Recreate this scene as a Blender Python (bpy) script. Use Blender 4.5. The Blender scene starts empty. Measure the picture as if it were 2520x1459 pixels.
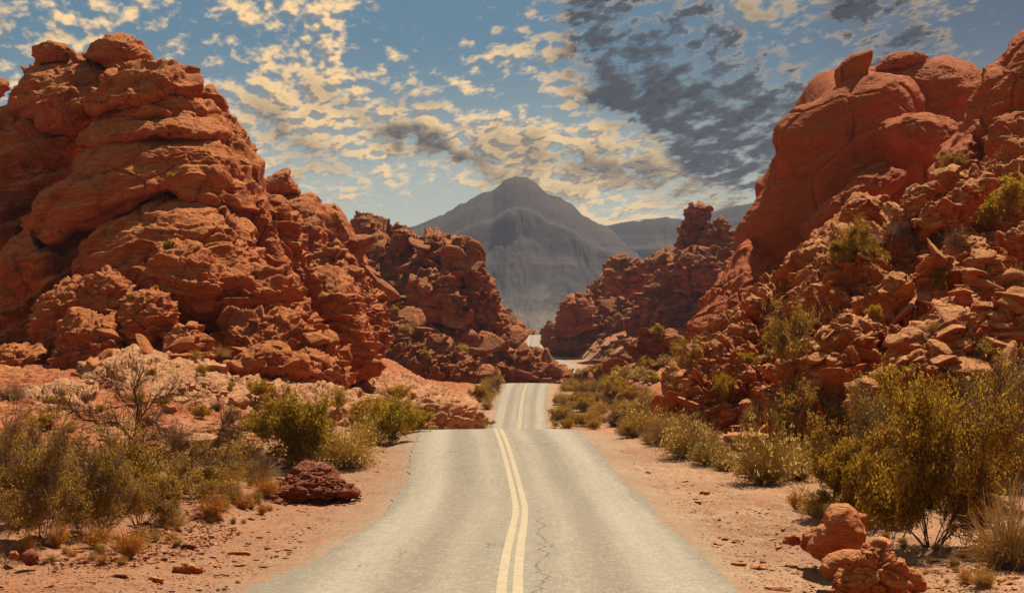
import bpy, math, random
import numpy as np
from mathutils import Vector, Matrix
from mathutils.bvhtree import BVHTree

S = bpy.context.scene
COL = S.collection
# ------------------------------------------------------------------ camera
F = 3500.0            # focal length in units of a 2520 px wide frame
HY = 830.0            # row of the horizon in that frame
CZ = 4.5              # height of the camera
cam_d = bpy.data.cameras.new('camera')
cam_d.sensor_width = 36.0
cam_d.lens = 36.0 * F / 2520.0
cam_d.shift_y = (HY - 729.5) / 2520.0
cam_d.clip_start = 0.5
cam_d.clip_end = 60000
cam = bpy.data.objects.new('camera', cam_d)
COL.objects.link(cam)
cam.location = (0, 0, CZ)
cam.rotation_euler = (math.radians(90), 0, 0)
S.camera = cam

# ------------------------------------------------------------------ light
SUN_AZ, SUN_EL = math.radians(24), math.radians(54)
S.view_settings.view_transform = 'Standard'
S.view_settings.look = 'None'
S.view_settings.gamma = 1
S.view_settings.exposure = 0.42
sd = Vector((math.sin(SUN_AZ) * math.cos(SUN_EL), math.cos(SUN_AZ) * math.cos(SUN_EL), math.sin(SUN_EL)))
sun_d = bpy.data.lights.new('sun', 'SUN')
sun_d.energy = 5.0
sun_d.angle = math.radians(0.5)
sun_d.color = (1.0, 0.88, 0.70)
sun = bpy.data.objects.new('sun', sun_d)
COL.objects.link(sun)
sun.rotation_euler = sd.to_track_quat('Z', 'Y').to_euler()
sun.location = (0, 0, 200)


class NT:
    """small helper to write node trees"""
    def __init__(self, tree):
        self.t = tree
        self.n = tree.nodes
        self.l = tree.links

    def put(self, sock, v):
        if isinstance(v, bpy.types.NodeSocket):
            self.l.new(v, sock)
        elif v is not None:
            sock.default_value = v

    def math(self, op, a, b=None, c=None, clamp=False):
        n = self.n.new('ShaderNodeMath'); n.operation = op; n.use_clamp = clamp
        self.put(n.inputs[0], a); self.put(n.inputs[1], b); self.put(n.inputs[2], c)
        return n.outputs[0]

    def vmath(self, op, a, b=None):
        n = self.n.new('ShaderNodeVectorMath'); n.operation = op
        self.put(n.inputs[0], a); self.put(n.inputs[1], b)
        return n.outputs[0]

    def scale(self, a, s):
        n = self.n.new('ShaderNodeVectorMath'); n.operation = 'SCALE'
        self.put(n.inputs[0], a); self.put(n.inputs['Scale'], s)
        return n.outputs[0]

    def comb(self, x, y, z):
        n = self.n.new('ShaderNodeCombineXYZ')
        self.put(n.inputs[0], x); self.put(n.inputs[1], y); self.put(n.inputs[2], z)
        return n.outputs[0]

    def sep(self, v):
        n = self.n.new('ShaderNodeSeparateXYZ'); self.put(n.inputs[0], v)
        return n.outputs

    def noise(self, v, scale, detail=4, rough=0.55, dist=0.0, out='Fac'):
        n = self.n.new('ShaderNodeTexNoise')
        self.put(n.inputs['Vector'], v)
        n.inputs['Scale'].default_value = scale
        n.inputs['Detail'].default_value = detail
        n.inputs['Roughness'].default_value = rough
        n.inputs['Distortion'].default_value = dist
        return n.outputs[out]

    def voronoi(self, v, scale, feature='F1', out='Distance'):
        n = self.n.new('ShaderNodeTexVoronoi'); n.feature = feature
        self.put(n.inputs['Vector'], v)
        n.inputs['Scale'].default_value = scale
        return n.outputs[out]

    def ramp(self, f, lo, hi, a=0.0, b=1.0):
        n = self.n.new('ShaderNodeMapRange'); n.interpolation_type = 'SMOOTHSTEP'
        self.put(n.inputs[0], f); self.put(n.inputs[1], lo); self.put(n.inputs[2], hi)
        self.put(n.inputs[3], a); self.put(n.inputs[4], b)
        return n.outputs[0]

    def mix(self, f, a, b, mode='MIX'):
        n = self.n.new('ShaderNodeMix'); n.data_type = 'RGBA'; n.blend_type = mode
        def c(v):
            return (v[0], v[1], v[2], 1.0) if isinstance(v, (tuple, list)) else v
        self.put(n.inputs[0], f); self.put(n.inputs[6], c(a)); self.put(n.inputs[7], c(b))
        return n.outputs[2]

    def bump(self, h, strength, dist):
        n = self.n.new('ShaderNodeBump')
        n.inputs['Strength'].default_value = strength
        n.inputs['Distance'].default_value = dist
        self.put(n.inputs['Height'], h)
        return n.outputs[0]


world = bpy.data.worlds.new("World")
S.world = world
world.use_nodes = True
w = NT(world.node_tree)
w.n.clear()
sky = w.n.new('ShaderNodeTexSky')
sky.sky_type = 'NISHITA'
sky.sun_disc = False
sky.sun_elevation = SUN_EL
sky.sun_rotation = SUN_AZ
sky.altitude = 600
sky.dust_density = 1.2
tc = w.n.new('ShaderNodeTexCoord')
D = tc.outputs['Generated']
dx, dy, dz = w.sep(D)
az = w.math('ABSOLUTE', dz)
den = w.math('ADD', az, 0.20)
U = w.math('DIVIDE', dx, den)
V = w.math('MULTIPLY', w.math('DIVIDE', dy, den), 0.48)
# clouds drift on a slant: rotate the sheet a little
Pc = w.comb(w.math('ADD', U, w.math('MULTIPLY', V, 0.35)), V, 0.0)
warp = w.noise(Pc, 1.3, 2, 0.5, out='Color')
Pw = w.vmath('ADD', Pc, w.scale(w.vmath('SUBTRACT', warp, (0.5, 0.5, 0.5)), 0.10))


def cover(p, det=5):
    puff = w.noise(w.vmath('MULTIPLY', p, (1.0, 1.25, 1.0)), 27.0, det, 0.60)
    st = w.vmath('MULTIPLY', p, (1.0, 1.6, 1.0))
    med = w.noise(st, 4.5, 2, 0.5)
    return w.math('ADD', w.math('MULTIPLY', puff, 0.70), w.math('MULTIPLY', med, 0.42))


# where on the sky dome the sheet is thick (A = bearing, B = elevation, both as tangents)
ay = w.math('MAXIMUM', dy, 0.05)
A = w.math('DIVIDE', dx, ay)
B = w.math('DIVIDE', dz, ay)
wv_ = w.sep(w.noise(D, 9.0, 4, 0.6, out='Color'))
A_ = A
A = w.math('ADD', A, w.math('MULTIPLY', w.math('SUBTRACT', wv_[0], 0.5), 0.16))
B = w.math('ADD', B, w.math('MULTIPLY', w.math('SUBTRACT', wv_[1], 0.5), 0.09))


def patch(cx, cy, rx, ry, rot, soft=1.0):
    """smooth oval on the dome; centre and radii as tangents"""
    cr, sr = math.cos(rot), math.sin(rot)
    a = w.math('SUBTRACT', A, cx); b = w.math('SUBTRACT', B, cy)
    p = w.math('DIVIDE', w.math('ADD', w.math('MULTIPLY', a, cr), w.math('MULTIPLY', b, sr)), rx)
    q = w.math('DIVIDE', w.math('SUBTRACT', w.math('MULTIPLY', b, cr), w.math('MULTIPLY', a, sr)), ry)
    r2 = w.math('ADD', w.math('MULTIPLY', p, p), w.math('MULTIPLY', q, q))
    return w.math('POWER', 2.718, w.math('MULTIPLY', r2, -1.0))


def T(px, py):
    return (px - 1260) / F, (HY - py) / F


def padd(lst, base=None):
    acc = base
    for (px, py, rx, ry, deg, wt) in lst:
        cx, cy = T(px, py)
        v = w.math('MULTIPLY', patch(cx, cy, rx / F, ry / F, math.radians(deg)), wt)
        acc = v if acc is None else w.math('ADD', acc, v)
    return acc


thick = padd([(1660, 170, 440, 210, -36, 0.095), (1800, 330, 330, 150, -33, 0.075), (1150, 380, 380, 70, -24, 0.12), (1480, 450, 420, 90, -8, 0.12),
              (2250, 110, 330, 160, -20, 0.09), (760, 340, 260, 90, -35, 0.10), (520, 60, 420, 100, -25, 0.07), (960, 530, 260, 50, 0, -0.22),
              (1060, 60, 130, 80, -40, -0.10), (900, 190, 200, 60, -25, 0.05), (1900, 60, 60, 90, 0, -0.08), (2490, 130, 90, 200, 0, -0.12), (30, 120, 120, 90, 0, 0.08)])
darkm = padd([(1680, 160, 430, 180, -36, 1.5), (1860, 320, 270, 140, -33, 1.2), (2250, 90, 360, 180, -20, 1.3), (1090, 385, 270, 42, -30, 0.9),
              (1540, 455, 300, 45, -12, 0.7), (740, 350, 170, 50, -32, 0.6), (1070, 250, 60, 30, -20, 0.6), (80, 80, 130, 25, -20, 0.4)])
c0 = w.math('ADD', cover(Pw), thick)
# the same sheet sampled a step towards the light, for lit rims
Ps = w.vmath('ADD', Pw, (0.006, -0.018, 0.0))
c1 = w.math('ADD', cover(Ps, 2), thick)
c0s = w.math('ADD', cover(Pw, 2), thick)
alpha = w.ramp(c0, 0.55, 0.74)
rim = w.math('MULTIPLY', w.ramp(w.math('SUBTRACT', c0s, c1), -0.09, 0.04), w.ramp(c0, 0.60, 0.92, 1.0, 0.3))
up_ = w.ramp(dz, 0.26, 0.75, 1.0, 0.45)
lit = w.mix(rim, (0.28, 0.22, 0.155), (1.05, 0.68, 0.29))
grey = w.mix(rim, (0.010, 0.018, 0.030), (0.050, 0.052, 0.058))
dk = w.math('MULTIPLY', darkm, w.ramp(c0, 0.58, 0.72, 0.35, 1.0), clamp=True)
ccol = w.mix(dk, lit, grey)
# clear air: Nishita tamed, paler and warmer low down
skyc = w.mix(1.0, sky.outputs[0], (0.105, 0.105, 0.105), 'MULTIPLY')
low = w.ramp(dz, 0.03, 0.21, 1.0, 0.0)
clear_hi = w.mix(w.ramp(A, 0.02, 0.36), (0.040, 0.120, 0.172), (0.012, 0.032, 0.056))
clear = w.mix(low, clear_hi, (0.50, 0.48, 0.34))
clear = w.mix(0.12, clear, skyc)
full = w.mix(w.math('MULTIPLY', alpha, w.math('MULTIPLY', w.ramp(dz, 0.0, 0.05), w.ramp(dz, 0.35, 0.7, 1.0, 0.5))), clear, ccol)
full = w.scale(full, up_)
bg = w.n.new('ShaderNodeBackground')
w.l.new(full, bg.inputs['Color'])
bg.inputs['Strength'].default_value = 1.0
out = w.n.new('ShaderNodeOutputWorld')
w.l.new(bg.outputs[0], out.inputs['Surface'])

# ------------------------------------------------------------------ numpy noise
rs0 = np.random.RandomState(7)
PERM = rs0.permutation(256).astype(np.int64)
PERM = np.concatenate([PERM, PERM, PERM])
G3 = rs0.normal(size=(256, 3)); G3 /= np.linalg.norm(G3, axis=1)[:, None]
RND = rs0.rand(256)


def perlin(P):
    Pi = np.floor(P).astype(np.int64); f = P - Pi
    Pi &= 255
    u = f * f * f * (f * (f * 6 - 15) + 10)
    r = 0
    for i in (0, 1):
        for j in (0, 1):
            for k in (0, 1):
                h = PERM[PERM[PERM[Pi[:, 0] + i] + Pi[:, 1] + j] + Pi[:, 2] + k]
                g = G3[h]
                d = g[:, 0] * (f[:, 0] - i) + g[:, 1] * (f[:, 1] - j) + g[:, 2] * (f[:, 2] - k)
                wx = u[:, 0] if i else 1 - u[:, 0]
                wy = u[:, 1] if j else 1 - u[:, 1]
                wz = u[:, 2] if k else 1 - u[:, 2]
                r = r + d * wx * wy * wz
    return r * 1.5


def fbm(P, o=4, gain=0.5):
    r = 0; a = 1.0
    for i in range(o):
        r = r + a * perlin(P * (2.03 ** i) + 17.3 * i)
        a *= gain
    return r


def hash1(n):
    n = n.astype(np.int64) & 255
    return RND[PERM[n]]


def cells(P, facet=False):
    """voronoi: F1, F2 and an id in 0..1 per cell; optionally a tilted plane per cell"""
    fc = np.zeros(len(P))
    Pi = np.floor(P).astype(np.int64)
    f1 = np.full(len(P), 9.0); f2 = np.full(len(P), 9.0); cid = np.zeros(len(P))
    for i in (-1, 0, 1):
        for j in (-1, 0, 1):
            for k in (-1, 0, 1):
                q = Pi + (i, j, k); m = q & 255
                h = PERM[PERM[PERM[m[:, 0]] + m[:, 1]] + m[:, 2]]
                c = q + 0.5 + 0.8 * (np.stack([RND[h], RND[PERM[h] ], RND[PERM[h + 7]]], 1) - 0.5)
                d = np.sqrt(((P - c) ** 2).sum(1))
                near = d < f1
                f2 = np.where(near, f1, np.minimum(f2, d))
                cid = np.where(near, RND[PERM[h + 3]], cid)
                if facet:
                    fc = np.where(near, ((P - c) * G3[PERM[h + 11]]).sum(1), fc)
                f1 = np.where(near, d, f1)
    if facet:
        return f1, f2, cid, fc
    return f1, f2, cid


def sm(x, a, b):
    t = np.clip((x - a) / (b - a), 0, 1)
    return t * t * (3 - 2 * t)


# ------------------------------------------------------------------ mesh helpers
def mesh_np(name, V, Fc, mat, smooth=True, nv=4):
    me = bpy.data.meshes.new(name)
    V = np.ascontiguousarray(V, dtype=np.float32)
    Fc = np.ascontiguousarray(Fc, dtype=np.int32)
    nf = len(Fc)
    me.vertices.add(len(V)); me.vertices.foreach_set('co', V.ravel())
    me.loops.add(nf * nv); me.loops.foreach_set('vertex_index', Fc.ravel())
    me.polygons.add(nf)
    me.polygons.foreach_set('loop_start', np.arange(0, nf * nv, nv, dtype=np.int32))
    me.polygons.foreach_set('loop_total', np.full(nf, nv, dtype=np.int32))
    me.polygons.foreach_set('use_smooth', np.full(nf, smooth))
    if mat is not None:
        for m in (mat if isinstance(mat, list) else [mat]):
            me.materials.append(m)
    me.update(calc_edges=True)
    return me


def link(name, me, loc=(0, 0, 0), parent=None):
    o = bpy.data.objects.new(name, me)
    o.location = loc
    COL.objects.link(o)
    if parent is not None:
        o.parent = parent
    return o


def tag(o, label=None, cat=None, group=None, kind=None):
    if label: o['label'] = label
    if cat: o['category'] = cat
    if group: o['group'] = group
    if kind: o['kind'] = kind
    return o


def empty(name, loc, label=None, cat=None, group=None):
    o = bpy.data.objects.new(name, None)
    o.empty_display_size = 0.5
    o.location = loc
    COL.objects.link(o)
    return tag(o, label, cat, group)


def dup(root, loc, rotz=0.0, scale=1.0):
    r = root.copy(); COL.objects.link(r)
    for k in ('label', 'category', 'group'):
        if k in r: del r[k]
    r.location = loc; r.rotation_euler = (0, 0, rotz)
    r.scale = (scale, scale, scale) if not hasattr(scale, '__len__') else scale
    for ch in list(root.children):
        c = ch.copy(); COL.objects.link(c); c.parent = r
    return r


def world_at(px, py, d):
    return np.array([(px - 1260) / F * d, d, CZ + (HY - py) / F * d])

# ------------------------------------------------------------------ materials
def new_mat(name):
    m = bpy.data.materials.new(name); m.use_nodes = True
    t = NT(m.node_tree); t.n.clear()
    o = t.n.new('ShaderNodeOutputMaterial')
    b = t.n.new('ShaderNodeBsdfPrincipled')
    b.inputs['Roughness'].default_value = 0.92
    b.inputs['Specular IOR Level'].default_value = 0.15
    t.l.new(b.outputs[0], o.inputs['Surface'])
    return m, t, b, o


def rock_mat(name, deep, mid, pale, k=1.0, band=1.0, lit_dust=0.5, bump=1.0, varnish=0.5, tilt=0.0):
    """sandstone: k scales the pattern (1 = near, smaller = far)"""
    m, t, b, o = new_mat(name)
    geo = t.n.new('ShaderNodeNewGeometry')
    P = geo.outputs['Position']
    x, y, z = t.sep(P)
    big = t.noise(P, 0.10 * k, 5, 0.6)
    med = t.noise(P, 0.9 * k, 6, 0.65)
    fin = t.noise(P, 9.0 * k, 4, 0.7)
    zz = t.math('ADD', z, t.math('MULTIPLY', x, -tilt))
    zw = t.math('ADD', zz, t.math('MULTIPLY', big, 5.0 / k))
    Ps = t.comb(t.math('MULTIPLY', x, 0.08), t.math('MULTIPLY', y, 0.08), zw)
    lay = t.noise(Ps, 2.2 * k, 6, 0.7)
    lay2 = t.noise(Ps, 7.0 * k, 3, 0.6)
    c = t.mix(t.ramp(big, 0.35, 0.65), deep, mid)
    c = t.mix(t.math('MULTIPLY', t.ramp(lay, 0.40, 0.68), 0.55 * band), c, pale)
    c = t.mix(t.math('MULTIPLY', t.ramp(lay2, 0.35, 0.55, 1, 0), 0.35 * band), c, tuple(v * 0.7 for v in deep))
    c = t.mix(t.math('MULTIPLY', t.ramp(med, 0.55, 0.75), 0.5), c, pale)
    c = t.mix(t.math('MULTIPLY', t.ramp(med, 0.28, 0.46, 1, 0), 0.28), c, tuple(v * 0.55 for v in deep))
    # desert varnish hanging down in streaks
    st = t.noise(t.comb(x, y, t.math('MULTIPLY', z, 0.22)), 0.55 * k, 5, 0.65)
    c = t.mix(t.math('MULTIPLY', t.ramp(st, 0.57, 0.66), varnish), c, (0.085, 0.028, 0.016))
    # wind-blown sand on flat rock, its paleness also painting the tops as sunlit
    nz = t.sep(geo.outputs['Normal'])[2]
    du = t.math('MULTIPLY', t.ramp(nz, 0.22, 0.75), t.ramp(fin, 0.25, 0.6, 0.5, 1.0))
    c = t.mix(t.math('MULTIPLY', du, lit_dust), c, pale)
    c = t.mix(t.math('MULTIPLY', t.ramp(fin, 0.3, 0.5, 1, 0), 0.15), c, tuple(v * 0.6 for v in deep))
    # fissures: crisp dark creases, denser along the bedding
    wq = t.vmath('ADD', t.comb(x, y, t.math('MULTIPLY', zw, 2.0)), t.scale(t.noise(P, 0.8 * k, 3, 0.6, out='Color'), 1.6 / k))
    e1 = t.voronoi(wq, 0.42 * k, 'DISTANCE_TO_EDGE')
    e2 = t.voronoi(wq, 1.5 * k, 'DISTANCE_TO_EDGE')
    g1 = t.math('MULTIPLY', t.ramp(e1, 0.0, 0.045, 1.0, 0.0), t.ramp(med, 0.42, 0.58))
    g2 = t.math('MULTIPLY', t.ramp(e2, 0.0, 0.07, 1.0, 0.0), t.ramp(big, 0.40, 0.60))
    gs = t.math('MAXIMUM', g1, t.math('MULTIPLY', g2, 0.6))
    c = t.mix(t.math('MULTIPLY', gs, 0.40), c, tuple(v * 0.4 for v in deep))
    t.l.new(c, b.inputs['Base Color'])
    lips = t.ramp(lay2, 0.44, 0.52)
    h = t.math('ADD', t.math('MULTIPLY', lay, 1.1), t.math('MULTIPLY', med, 0.8))
    h = t.math('ADD', h, t.math('MULTIPLY', fin, 0.26))
    h = t.math('ADD', h, t.math('MULTIPLY', lips, t.math('MULTIPLY', t.ramp(med, 0.35, 0.6), 0.30)))
    h = t.math('SUBTRACT', h, t.math('MULTIPLY', gs, 0.45))
    t.l.new(t.bump(h, 0.75 * bump, 0.5 / k), b.inputs['Normal'])
    return m


DEEP = (0.38, 0.066, 0.012); MID = (0.49, 0.108, 0.020); PALE = (0.64, 0.235, 0.075)
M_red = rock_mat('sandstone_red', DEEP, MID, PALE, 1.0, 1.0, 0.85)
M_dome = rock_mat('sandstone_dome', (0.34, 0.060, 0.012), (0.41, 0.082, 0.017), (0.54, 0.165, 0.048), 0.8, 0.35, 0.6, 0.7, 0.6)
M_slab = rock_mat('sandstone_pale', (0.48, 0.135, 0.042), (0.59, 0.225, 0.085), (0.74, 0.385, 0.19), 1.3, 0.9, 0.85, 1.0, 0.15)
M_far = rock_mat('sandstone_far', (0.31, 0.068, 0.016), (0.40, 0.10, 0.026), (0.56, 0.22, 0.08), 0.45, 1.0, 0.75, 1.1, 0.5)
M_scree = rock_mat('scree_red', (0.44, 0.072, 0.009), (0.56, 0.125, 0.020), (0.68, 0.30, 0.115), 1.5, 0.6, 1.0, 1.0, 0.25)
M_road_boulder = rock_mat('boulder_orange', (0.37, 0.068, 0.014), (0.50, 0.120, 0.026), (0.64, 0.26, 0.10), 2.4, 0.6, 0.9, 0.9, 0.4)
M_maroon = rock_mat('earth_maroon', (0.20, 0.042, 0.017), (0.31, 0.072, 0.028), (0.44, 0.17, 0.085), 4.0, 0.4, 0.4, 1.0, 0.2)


def ground_mat():
    m, t, b, o = new_mat('desert_ground')
    geo = t.n.new('ShaderNodeNewGeometry')
    P = geo.outputs['Position']
    x, y, z = t.sep(P)
    at = t.n.new('ShaderNodeAttribute'); at.attribute_name = 'rocky'
    rk = at.outputs['Fac']
    at2 = t.n.new('ShaderNodeAttribute'); at2.attribute_name = 'edge'
    ed = at2.outputs['Fac']
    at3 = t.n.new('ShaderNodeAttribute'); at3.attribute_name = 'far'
    big = t.noise(P, 0.22, 4, 0.6)
    med = t.noise(P, 1.7, 6, 0.7)
    fin = t.noise(P, 14.0, 4, 0.75)
    drag = t.noise(t.vmath('MULTIPLY', P, (1.6, 0.22, 1)), 2.0, 5, 0.65)
    sand = t.mix(t.ramp(big, 0.35, 0.65), (0.38, 0.175, 0.080), (0.54, 0.31, 0.160))
    sand = t.mix(t.math('MULTIPLY', t.ramp(drag, 0.45, 0.65), 0.6), sand, (0.45, 0.155, 0.055))
    sand = t.mix(t.math('MULTIPLY', t.ramp(med, 0.5, 0.68), 0.6), sand, (0.40, 0.125, 0.05))
    sand = t.mix(t.math('MULTIPLY', t.ramp(fin, 0.55, 0.7), 0.5), sand, (0.26, 0.10, 0.05))
    sand = t.mix(t.math('MULTIPLY', t.ramp(fin, 0.25, 0.42, 1, 0), 0.5), sand, (0.72, 0.50, 0.34))
    vs = t.voronoi(P, 22.0, out='Color')
    peb = t.sep(vs)[0]
    sand = t.mix(t.math('MULTIPLY', t.ramp(peb, 0.86, 0.9), 0.55), sand, (0.20, 0.10, 0.075))
    sand = t.mix(t.math('MULTIPLY', t.ramp(peb, 0.12, 0.08), 0.5), sand, (0.66, 0.55, 0.43))
    sand = t.mix(t.ramp(x, -3.0, -5.5, 0.0, 0.5), sand, (0.34, 0.115, 0.045))
    # loose grey chippings spilled beside the asphalt
    grav = t.mix(peb, (0.24, 0.17, 0.11), (0.50, 0.39, 0.28))
    sand = t.mix(t.math('MULTIPLY', ed, t.ramp(med, 0.3, 0.62)), sand, grav)
    rock = t.mix(t.ramp(big, 0.35, 0.65), (0.46, 0.135, 0.044), (0.60, 0.25, 0.10))
    rock = t.mix(t.math('MULTIPLY', t.ramp(med, 0.5, 0.7), 0.6), rock, (0.40, 0.09, 0.026))
    rock = t.mix(t.math('MULTIPLY', t.ramp(fin, 0.5, 0.65), 0.4), rock, (0.72, 0.38, 0.20))
    ledge = t.noise(t.comb(t.math('MULTIPLY', x, 0.5), t.math('MULTIPLY', y, 0.5), t.math('MULTIPLY', z, 5.0)), 1.2, 6, 0.7)
    rock = t.mix(t.math('MULTIPLY', t.ramp(ledge, 0.52, 0.40), 0.7), rock, (0.30, 0.062, 0.018))
    crk = t.voronoi(t.vmath('ADD', P, t.scale(t.noise(P, 1.1, 4, 0.6, out='Color'), 1.2)), 0.8, 'DISTANCE_TO_EDGE')
    crk = t.ramp(crk, 0.0, 0.06, 1.0, 0.0)
    rock = t.mix(t.math('MULTIPLY', crk, 0.5), rock, (0.22, 0.045, 0.014))
    c = t.mix(rk, sand, rock)
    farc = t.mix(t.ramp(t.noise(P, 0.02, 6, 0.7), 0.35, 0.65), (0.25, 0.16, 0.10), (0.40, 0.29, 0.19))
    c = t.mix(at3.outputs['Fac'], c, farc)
    t.l.new(c, b.inputs['Base Color'])
    h = t.math('ADD', t.math('MULTIPLY', med, 0.6), t.math('MULTIPLY', fin, 0.25))
    h = t.math('ADD', h, t.math('MULTIPLY', drag, 0.5))
    h = t.math('ADD', h, t.math('MULTIPLY', rk, t.math('SUBTRACT', t.math('MULTIPLY', ledge, 1.5), t.math('MULTIPLY', crk, 0.8))))
    t.l.new(t.bump(h, 0.7, 0.3), b.inputs['Normal'])
    return m


M_ground = ground_mat()


def asphalt_mat():
    m, t, b, o = new_mat('worn_asphalt')
    uv = t.n.new('ShaderNodeUVMap'); uv.uv_map = 'lane'
    u, v, _ = t.sep(uv.outputs[0])          # u across in metres, v along in metres
    geo = t.n.new('ShaderNodeNewGeometry')
    P = geo.outputs['Position']
    fin = t.noise(P, 16.0, 3, 0.8)
    grain = t.voronoi(P, 38.0, out='Color')
    g = t.sep(grain)[0]
    med = t.noise(P, 0.8, 5, 0.6)
    streak = t.noise(t.comb(t.math('MULTIPLY', u, 1.0), t.math('MULTIPLY', v, 0.03), 0.0), 1.6, 5, 0.6)
    c = t.mix(t.ramp(streak, 0.35, 0.65), (0.285, 0.232, 0.160), (0.365, 0.302, 0.215))
    # wheel paths polished pale, oil-darkened strips between them
    au = t.math('ABSOLUTE', u)
    wob = t.math('MULTIPLY', t.math('SUBTRACT', t.noise(t.comb(0.0, v, 0.0), 0.05, 2), 0.5), 0.5)
    s = t.math('ADD', au, wob)
    dark = t.math('MULTIPLY', t.ramp(t.math('ABSOLUTE', t.math('SUBTRACT', s, 1.75)), 0.10, 0.75, 1, 0), 0.8)
    c = t.mix(dark, c, (0.215, 0.165, 0.112))
    dark2 = t.math('MULTIPLY', t.ramp(t.math('ABSOLUTE', t.math('SUBTRACT', s, 0.45)), 0.05, 0.45, 1, 0), 0.35)
    c = t.mix(dark2, c, (0.25, 0.20, 0.145))
    lite = t.math('MULTIPLY', t.ramp(t.math('ABSOLUTE', t.math('SUBTRACT', s, 2.75)), 0.1, 0.7, 1, 0), 0.55)
    c = t.mix(lite, c, (0.43, 0.365, 0.27))
    mot = t.noise(P, 5.0, 6, 0.8)
    c = t.mix(t.math('MULTIPLY', t.ramp(mot, 0.50, 0.66), 0.6), c, (0.22, 0.18, 0.125))
    c = t.mix(t.math('MULTIPLY', t.ramp(mot, 0.50, 0.34), 0.45), c, (0.52, 0.45, 0.34))
    edge = t.math('ADD', au, t.math('MULTIPLY', t.math('SUBTRACT', t.noise(P, 1.1, 5, 0.65), 0.5), 0.9))
    c = t.mix(t.math('MULTIPLY', t.ramp(edge, 3.35, 3.75), 0.75), c, (0.21, 0.165, 0.12))
    c = t.mix(t.math('MULTIPLY', t.ramp(g, 0.6, 1.0), 0.50), c, (0.14, 0.115, 0.085))
    c = t.mix(t.math('MULTIPLY', t.ramp(g, 0.25, 0.0), 0.45), c, (0.60, 0.54, 0.43))
    c = t.mix(t.math('MULTIPLY', t.ramp(med, 0.55, 0.75), 0.25), c, (0.23, 0.18, 0.13))
    # hairline cracks: the zero line of a noise sheet, here and there
    cn = t.noise(t.comb(t.math('MULTIPLY', u, 1.0), t.math('MULTIPLY', v, 0.12), 3.0), 0.55, 7, 0.62)
    line = t.ramp(t.math('ABSOLUTE', t.math('SUBTRACT', cn, 0.53)), 0.0015, 0.0045, 1, 0)
    cn2 = t.noise(t.comb(t.math('MULTIPLY', u, 0.3), t.math('MULTIPLY', v, 1.0), 9.0), 0.35, 7, 0.6)
    line2 = t.ramp(t.math('ABSOLUTE', t.math('SUBTRACT', cn2, 0.57)), 0.001, 0.003, 1, 0)
    gate = t.ramp(t.noise(P, 0.13, 3), 0.50, 0.62)
    crk = t.math('MULTIPLY', t.math('MAXIMUM', line, line2), gate)
    # one long crack wandering beside the centre lines
    wn = t.noise(t.comb(0.0, v, 5.0), 0.45, 6, 0.7)
    cu = t.math('ADD', 0.55, t.math('MULTIPLY', t.math('SUBTRACT', wn, 0.5), 1.6))
    lc = t.ramp(t.math('ABSOLUTE', t.math('SUBTRACT', u, cu)), 0.012, 0.035, 1, 0)
    lc = t.math('MULTIPLY', lc, t.math('MULTIPLY', t.ramp(v, 44.0, 38.0), t.ramp(t.noise(P, 0.7, 3), 0.36, 0.46)))
    crk = t.math('MAXIMUM', crk, lc)
    c = t.mix(t.math('MULTIPLY', crk, 0.7), c, (0.09, 0.07, 0.05))
    t.l.new(c, b.inputs['Base Color'])
    b.inputs['Roughness'].default_value = 0.8
    b.inputs['Specular IOR Level'].default_value = 0.3
    h = t.math('ADD', t.math('MULTIPLY', g, 0.5), t.math('SUBTRACT', t.math('MULTIPLY', fin, 0.5), crk))
    t.l.new(t.bump(h, 0.5, 0.012), b.inputs['Normal'])
    return m


M_asphalt = asphalt_mat()


def line_mat():
    m, t, b, o = new_mat('road_paint')
    uv = t.n.new('ShaderNodeUVMap'); uv.uv_map = 'lane'
    u, v, _ = t.sep(uv.outputs[0])
    geo = t.n.new('ShaderNodeNewGeometry'); P = geo.outputs['Position']
    c = t.mix(t.ramp(t.noise(P, 3.0, 5, 0.7), 0.4, 0.7), (0.50, 0.40, 0.26), (0.58, 0.49, 0.35))
    st = t.noise(t.comb(t.math('MULTIPLY', u, 14.0), t.math('MULTIPLY', v, 0.5), 0.0), 1.5, 4, 0.7)
    c = t.mix(t.math('MULTIPLY', t.ramp(st, 0.52, 0.66), 0.6), c, (0.48, 0.36, 0.22))
    c = t.mix(t.math('MULTIPLY', t.ramp(t.noise(P, 30.0, 3, 0.8), 0.52, 0.64), 0.55), c, (0.34, 0.26, 0.17))
    t.l.new(c, b.inputs['Base Color'])
    return m


M_line = line_mat()

# ------------------------------------------------------------------ lie of the land
RY = np.array([-60, 0, 10, 22.9, 28.9, 40.1, 46.1, 53.3, 60, 66, 70, 80, 95, 120, 150, 186, 205, 222, 236, 245, 252, 270, 300, 350, 400, 450, 500, 530, 560, 590, 620, 645, 670, 700, 900, 2000, 9000.])
RZ = np.array([-.9, -2.3, -3.2, -4.12, -4.33, -4.90, -4.98, -4.78, -4.45, -4.32, -4.42, -5.6, -8.2, -11.2, -12.3, -12.05, -11.35, -10.1, -8.5, -7.63, -7.8, -10.5, -13.0, -12.0, -10.05, -8.4, -6.8, -5.8, -4.5, -2.4, 0.7, 1.3, -1.0, -5, -25, -60, -60.])
RX = np.array([0, 0, 0, -.06, .03, .27, .16, -.06, -.35, -.62, -.75, -1.0, -1.0, -.6, 0.1, .9, 1.2, 1.5, 2.1, 2.6, 3.1, 6.5, 12.0, 17.5, 17.9, 14.8, 11.0, 9.4, 8.9, 9.6, 10.4, 11.0, 11.0, 8, -60, -200, -200.])
# smooth both with a dense resample
_yy = np.arange(-60, 1200, 1.0)


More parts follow.
